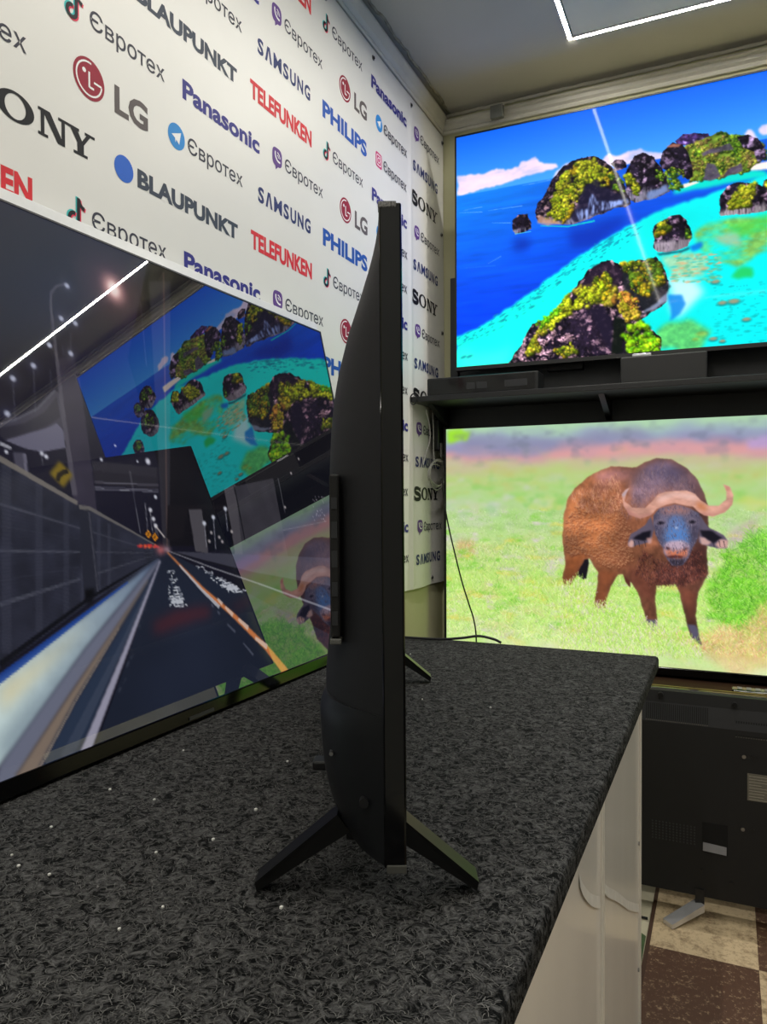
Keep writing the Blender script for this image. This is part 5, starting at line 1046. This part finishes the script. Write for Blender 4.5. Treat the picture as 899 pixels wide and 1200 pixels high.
    for (ya, al, wd) in ((590, 0.5, 4), (645, 0.55, 4), (708, 0.6, 5), (616, 0.12, 2), (680, 0.12, 2)): s.line(P([(0, ya), (94, ya+(vp[1]-ya)*94/vp[0])]), wd, wd*0.6, (96, 98, 112), al); s.line(P([(106, ya+(vp[1]-ya)*106/vp[0]), (180, ya+(vp[1]-ya)*180/vp[0])]), wd*0.5, 1, (84, 86, 98), al)
    for x in (-60, -20, 8, 46, 78, 98, 116, 128): k = x/vp[0]; s.line(P([(x, 541+(vp[1]-541)*k), (x, 770+(vp[1]-770)*k)]), 11*(1-k)+2, 11*(1-k)+2, (64, 66, 82), 0.5)
    for ya in range(548, 772, 5): s.line(P([(0, ya), (92, ya+(vp[1]-ya)*92/vp[0])]), 1, 1, (30, 32, 44), 0.35)
    s.put(s.mask(P([(92, 592), (106, 596), (116, 690), (103, 706), (98, 690)])), (40, 42, 54)); s.line(P([(104.6, 600), (115, 695)]), 3, 2, (80, 80, 92), 0.7); s.put(s.mask(P([(100, 690), (112, 690), (108, 706), (100, 706)]), 1, 30, 2), (10, 10, 14))
    s.line(P([(-60, 503), (0, 537), (91, 589.5)]), 9, 6, (124, 118, 112), 0.9); s.line(P([(93, 594), (105, 595.5), (150, 620), (187, 641)]), 6, 1.5, (110, 106, 104), 0.9); s.line(P([(0, 778), (103, 702), (187, 652)]), 7, 2, (14, 15, 22), 0.95)
    # curve sign on the barrier
    s.put(s.mask(P([(262, 245), (315, 180), (385, 255), (335, 320)], a2), 0, 1, 2), (128, 108, 34)); s.line(P([(305, 285), (312, 255), (335, 240), (355, 235)], a2), 7, 7, (34, 30, 28), 0.9); s.line(P([(345, 225), (358, 240), (345, 245)], a2), 4, 3, (34, 30, 28), 0.9)
    for (x, y) in ((782, 567), (817, 582)): s.put(s.mask(P([(x-16, y-2), (x, y-24), (x+16, y+2), (x, y+22)], a2)), (214, 134, 30)); s.line(P([(x-4, y+8), (x+3, y-10)], a2), 3, 2, (60, 40, 20), 0.9)
    # lit parapet under the barrier
    Pq = P([(184, 655), (102.7, 717.7), (0, 794.7), (-120, 880), (-120, 1010), (0, 897), (100, 760), (187, 655)]); m_ = s.mask(Pq, 0, 1, 3); t = np.clip((s.xx-P([(0, 830)])[0][0])/(P([(184, 657)])[0][0]-P([(0, 830)])[0][0]), 0, 1)[..., None]
    c = np.array((206, 226, 226))*(1-t)**0.7+np.array((84, 100, 132))*(1-(1-t)**0.7); s.put(m_, c*(0.93+0.14*nz)[..., None])
    s.put(s.mask(P([(0, 806), (60, 765), (110, 722), (60, 775), (0, 835)]), 0, 1, 9)*0.8, (240, 226, 176)); s.line(P([(-100, 868), (0, 795), (103, 717), (150, 682)]), 14, 2, (24, 66, 160), 0.8); s.put(s.mask(P([(0, 865), (60, 800), (120, 738), (110, 755), (60, 825), (0, 905)]), 0, 1, 10)*0.6, (110, 128, 146))
    # kerb, brown strip, dark gutter, white line
    s.put(s.mask(P([(-60, 1250), (0, 1060), (430, 470), (800, 20), (806, 30), (745, 130), (350, 700), (60, 1140), (40, 1250)], a4), 0, 1, 2), (112, 116, 136)); s.put(s.mask(P([(40, 1180), (60, 1135), (350, 700), (740, 130), (750, 130), (380, 730), (190, 1085), (150, 1180)], a4), 0, 1, 2), (134, 118, 106)); s.put(s.mask(P([(150, 1180), (190, 1085), (380, 730), (750, 130), (800, 45), (620, 480), (395, 1005), (330, 1180)], a4), 0, 1, 3), (44, 56, 78)); s.line(P([(330, 1020), (480, 720), (640, 400), (780, 90)], a4), 16, 3, (86, 92, 110), 0.35); s.line(P([(150, 1180), (192, 1085), (382, 730), (600, 365)], a4), 3, 1, (180, 160, 140), 0.6)
    s.put(s.mask(P([(330, 1180), (395, 1005), (620, 480), (802, 30), (809, 30), (660, 440), (455, 990), (400, 1180)], a4), 0, 1, 1), (158, 156, 176))
    for k in range(16): f = 1-0.80**(k); x = 600+(806-600)*f; y = 660+(30-660)*f; g_ = 0.80**k; s.put(s.mask(P([(x-25*g_, y+70*g_), (x+28*g_, y-34*g_), (x+36*g_, y-44*g_), (x+6*g_, y+6*g_)], a4), 0, 1, 1)*0.8, (160, 160, 176))
    # centre line
    s.put(s.mask(P([(66, 30), (74, 30), (255, 210), (405, 335), (580, 505), (695, 640), (655, 650), (560, 520), (385, 345), (240, 218)], a5), 0, 1, 1), (206, 124, 74)); s.line(P([(130, 95), (245, 222), (330, 305)], a5), 3, 7, (196, 196, 204), 0.85)
    for (x0, y0, x1, y1, wd) in ((320, 262, 345, 290, 7), (360, 305, 398, 345, 8), (425, 365, 475, 410, 9), (510, 460, 570, 505, 10)): s.line(P([(x0, y0), (x1, y1)], a5), wd*0.6, wd, (226, 206, 196), 0.75)
    for (x0, y0, x1, y1) in ((290, 290, 300, 305), (320, 325, 332, 340), (370, 390, 410, 430), (450, 485, 500, 545)): s.line(P([(x0, y0), (x1, y1)], a5), 3, 5, (110, 114, 132), 0.5)
    # painted road words, read from far to near
    def road_word(Q):
        """Q: four photo corners (top left, top right, bottom right, bottom left) of the lettering block; strokes in a 10 x 34 grid"""
        Q = np.array(Q, float)
        st = [[(1, 1.4), (9, 1.4), (8, 5), (6.5, 5)], [(4.5, 0), (4, 3), (1, 5)], [(5, 7), (5.2, 11)], [(2, 12.2), (8.2, 12.2), (6.5, 14.5), (3.5, 16)], [(8.6, 11), (9.4, 12)],
              [(1, 18.5), (2, 19.5)], [(0.6, 21), (1.6, 22)], [(0.4, 25), (2, 23)], [(4, 19.6), (9, 19.6)], [(4, 22), (9, 22)], [(3.6, 25), (9.6, 25)], [(6.5, 18), (6.5, 25)],
              [(1, 27), (9, 27)], [(3, 26.2), (3.3, 28.4)], [(7, 26.2), (6.6, 28.4)], [(0.4, 28.6), (9.6, 28.6)], [(2, 29.8), (8, 29.8), (8, 31.8), (2, 31.8), (2, 29.8)], [(2, 30.8), (8, 30.8)], [(0.6, 34), (1.6, 32.6)], [(3, 32.6), (3.4, 34), (7.6, 34), (8, 33)], [(5, 32.3), (5.4, 33)], [(9, 32.6), (9.8, 33.6)]]
        for l_ in st:
            pts = []
            for a_, b_ in l_:
                u_, v_ = a_/10, b_/34; v2 = v_**1.35
                p = (Q[0]*(1-u_)+Q[1]*u_)*(1-v2)+(Q[3]*(1-u_)+Q[2]*u_)*v2; pts.append((p[0], p[1]))
            k = 1.8+1.9*(l_[0][1]/34); s.line(P(pts, a5), k*0.62, k*0.72, (206, 210, 220), 0.9)
    road_word([(64, 122), (108, 122), (172, 300), (74, 300)]); road_word([(205, 100), (250, 102), (470, 225), (370, 232)])
    # tail lights at the horizon
    for k in range(26): s.dab(*P([(725+s.g.random()*120, 628+s.g.normal(0, 3))], a2)[0], 2.5, 2, [(220, 60, 40), (240, 120, 70), (200, 50, 60)][s.g.integers(0, 3)], 0.8)
    s.dab(*P([(848, 648)], a2)[0], 9, 7, (230, 120, 120), 0.7, 0, 1); s.dab(*P([(880, 645)], a2)[0], 8, 5, (220, 180, 190), 0.6, 0, 1)
    return s.done()

M_s1 = screen_mat('islands_screen', 1.45, 0.022, 0.04, 1.25); M_s2 = screen_mat('buffalo_screen', 1.45, 0.1, 0.12, 1.0); M_s4 = screen_mat('highway_screen', 2.45, 0.5, 0.012, 0.72)
screen_obj('screen', paint_islands(), M_s1, tv1, l1((IX0, IY, IZ1)), (IX1-IX0, 0, 0), (0, 0, IZ0-IZ1))
screen_obj('screen', paint_buffalo(), M_s2, tv2, l2((BX0, BY, BZ1)), (BX1-BX0, 0, 0), (0, 0, BZ0-BZ1))
screen_obj('screen', paint_road(), M_s4, tv4, (0, ly0, lz1), (0, ly1-ly0, 0), (0, 0, lz0-lz1))
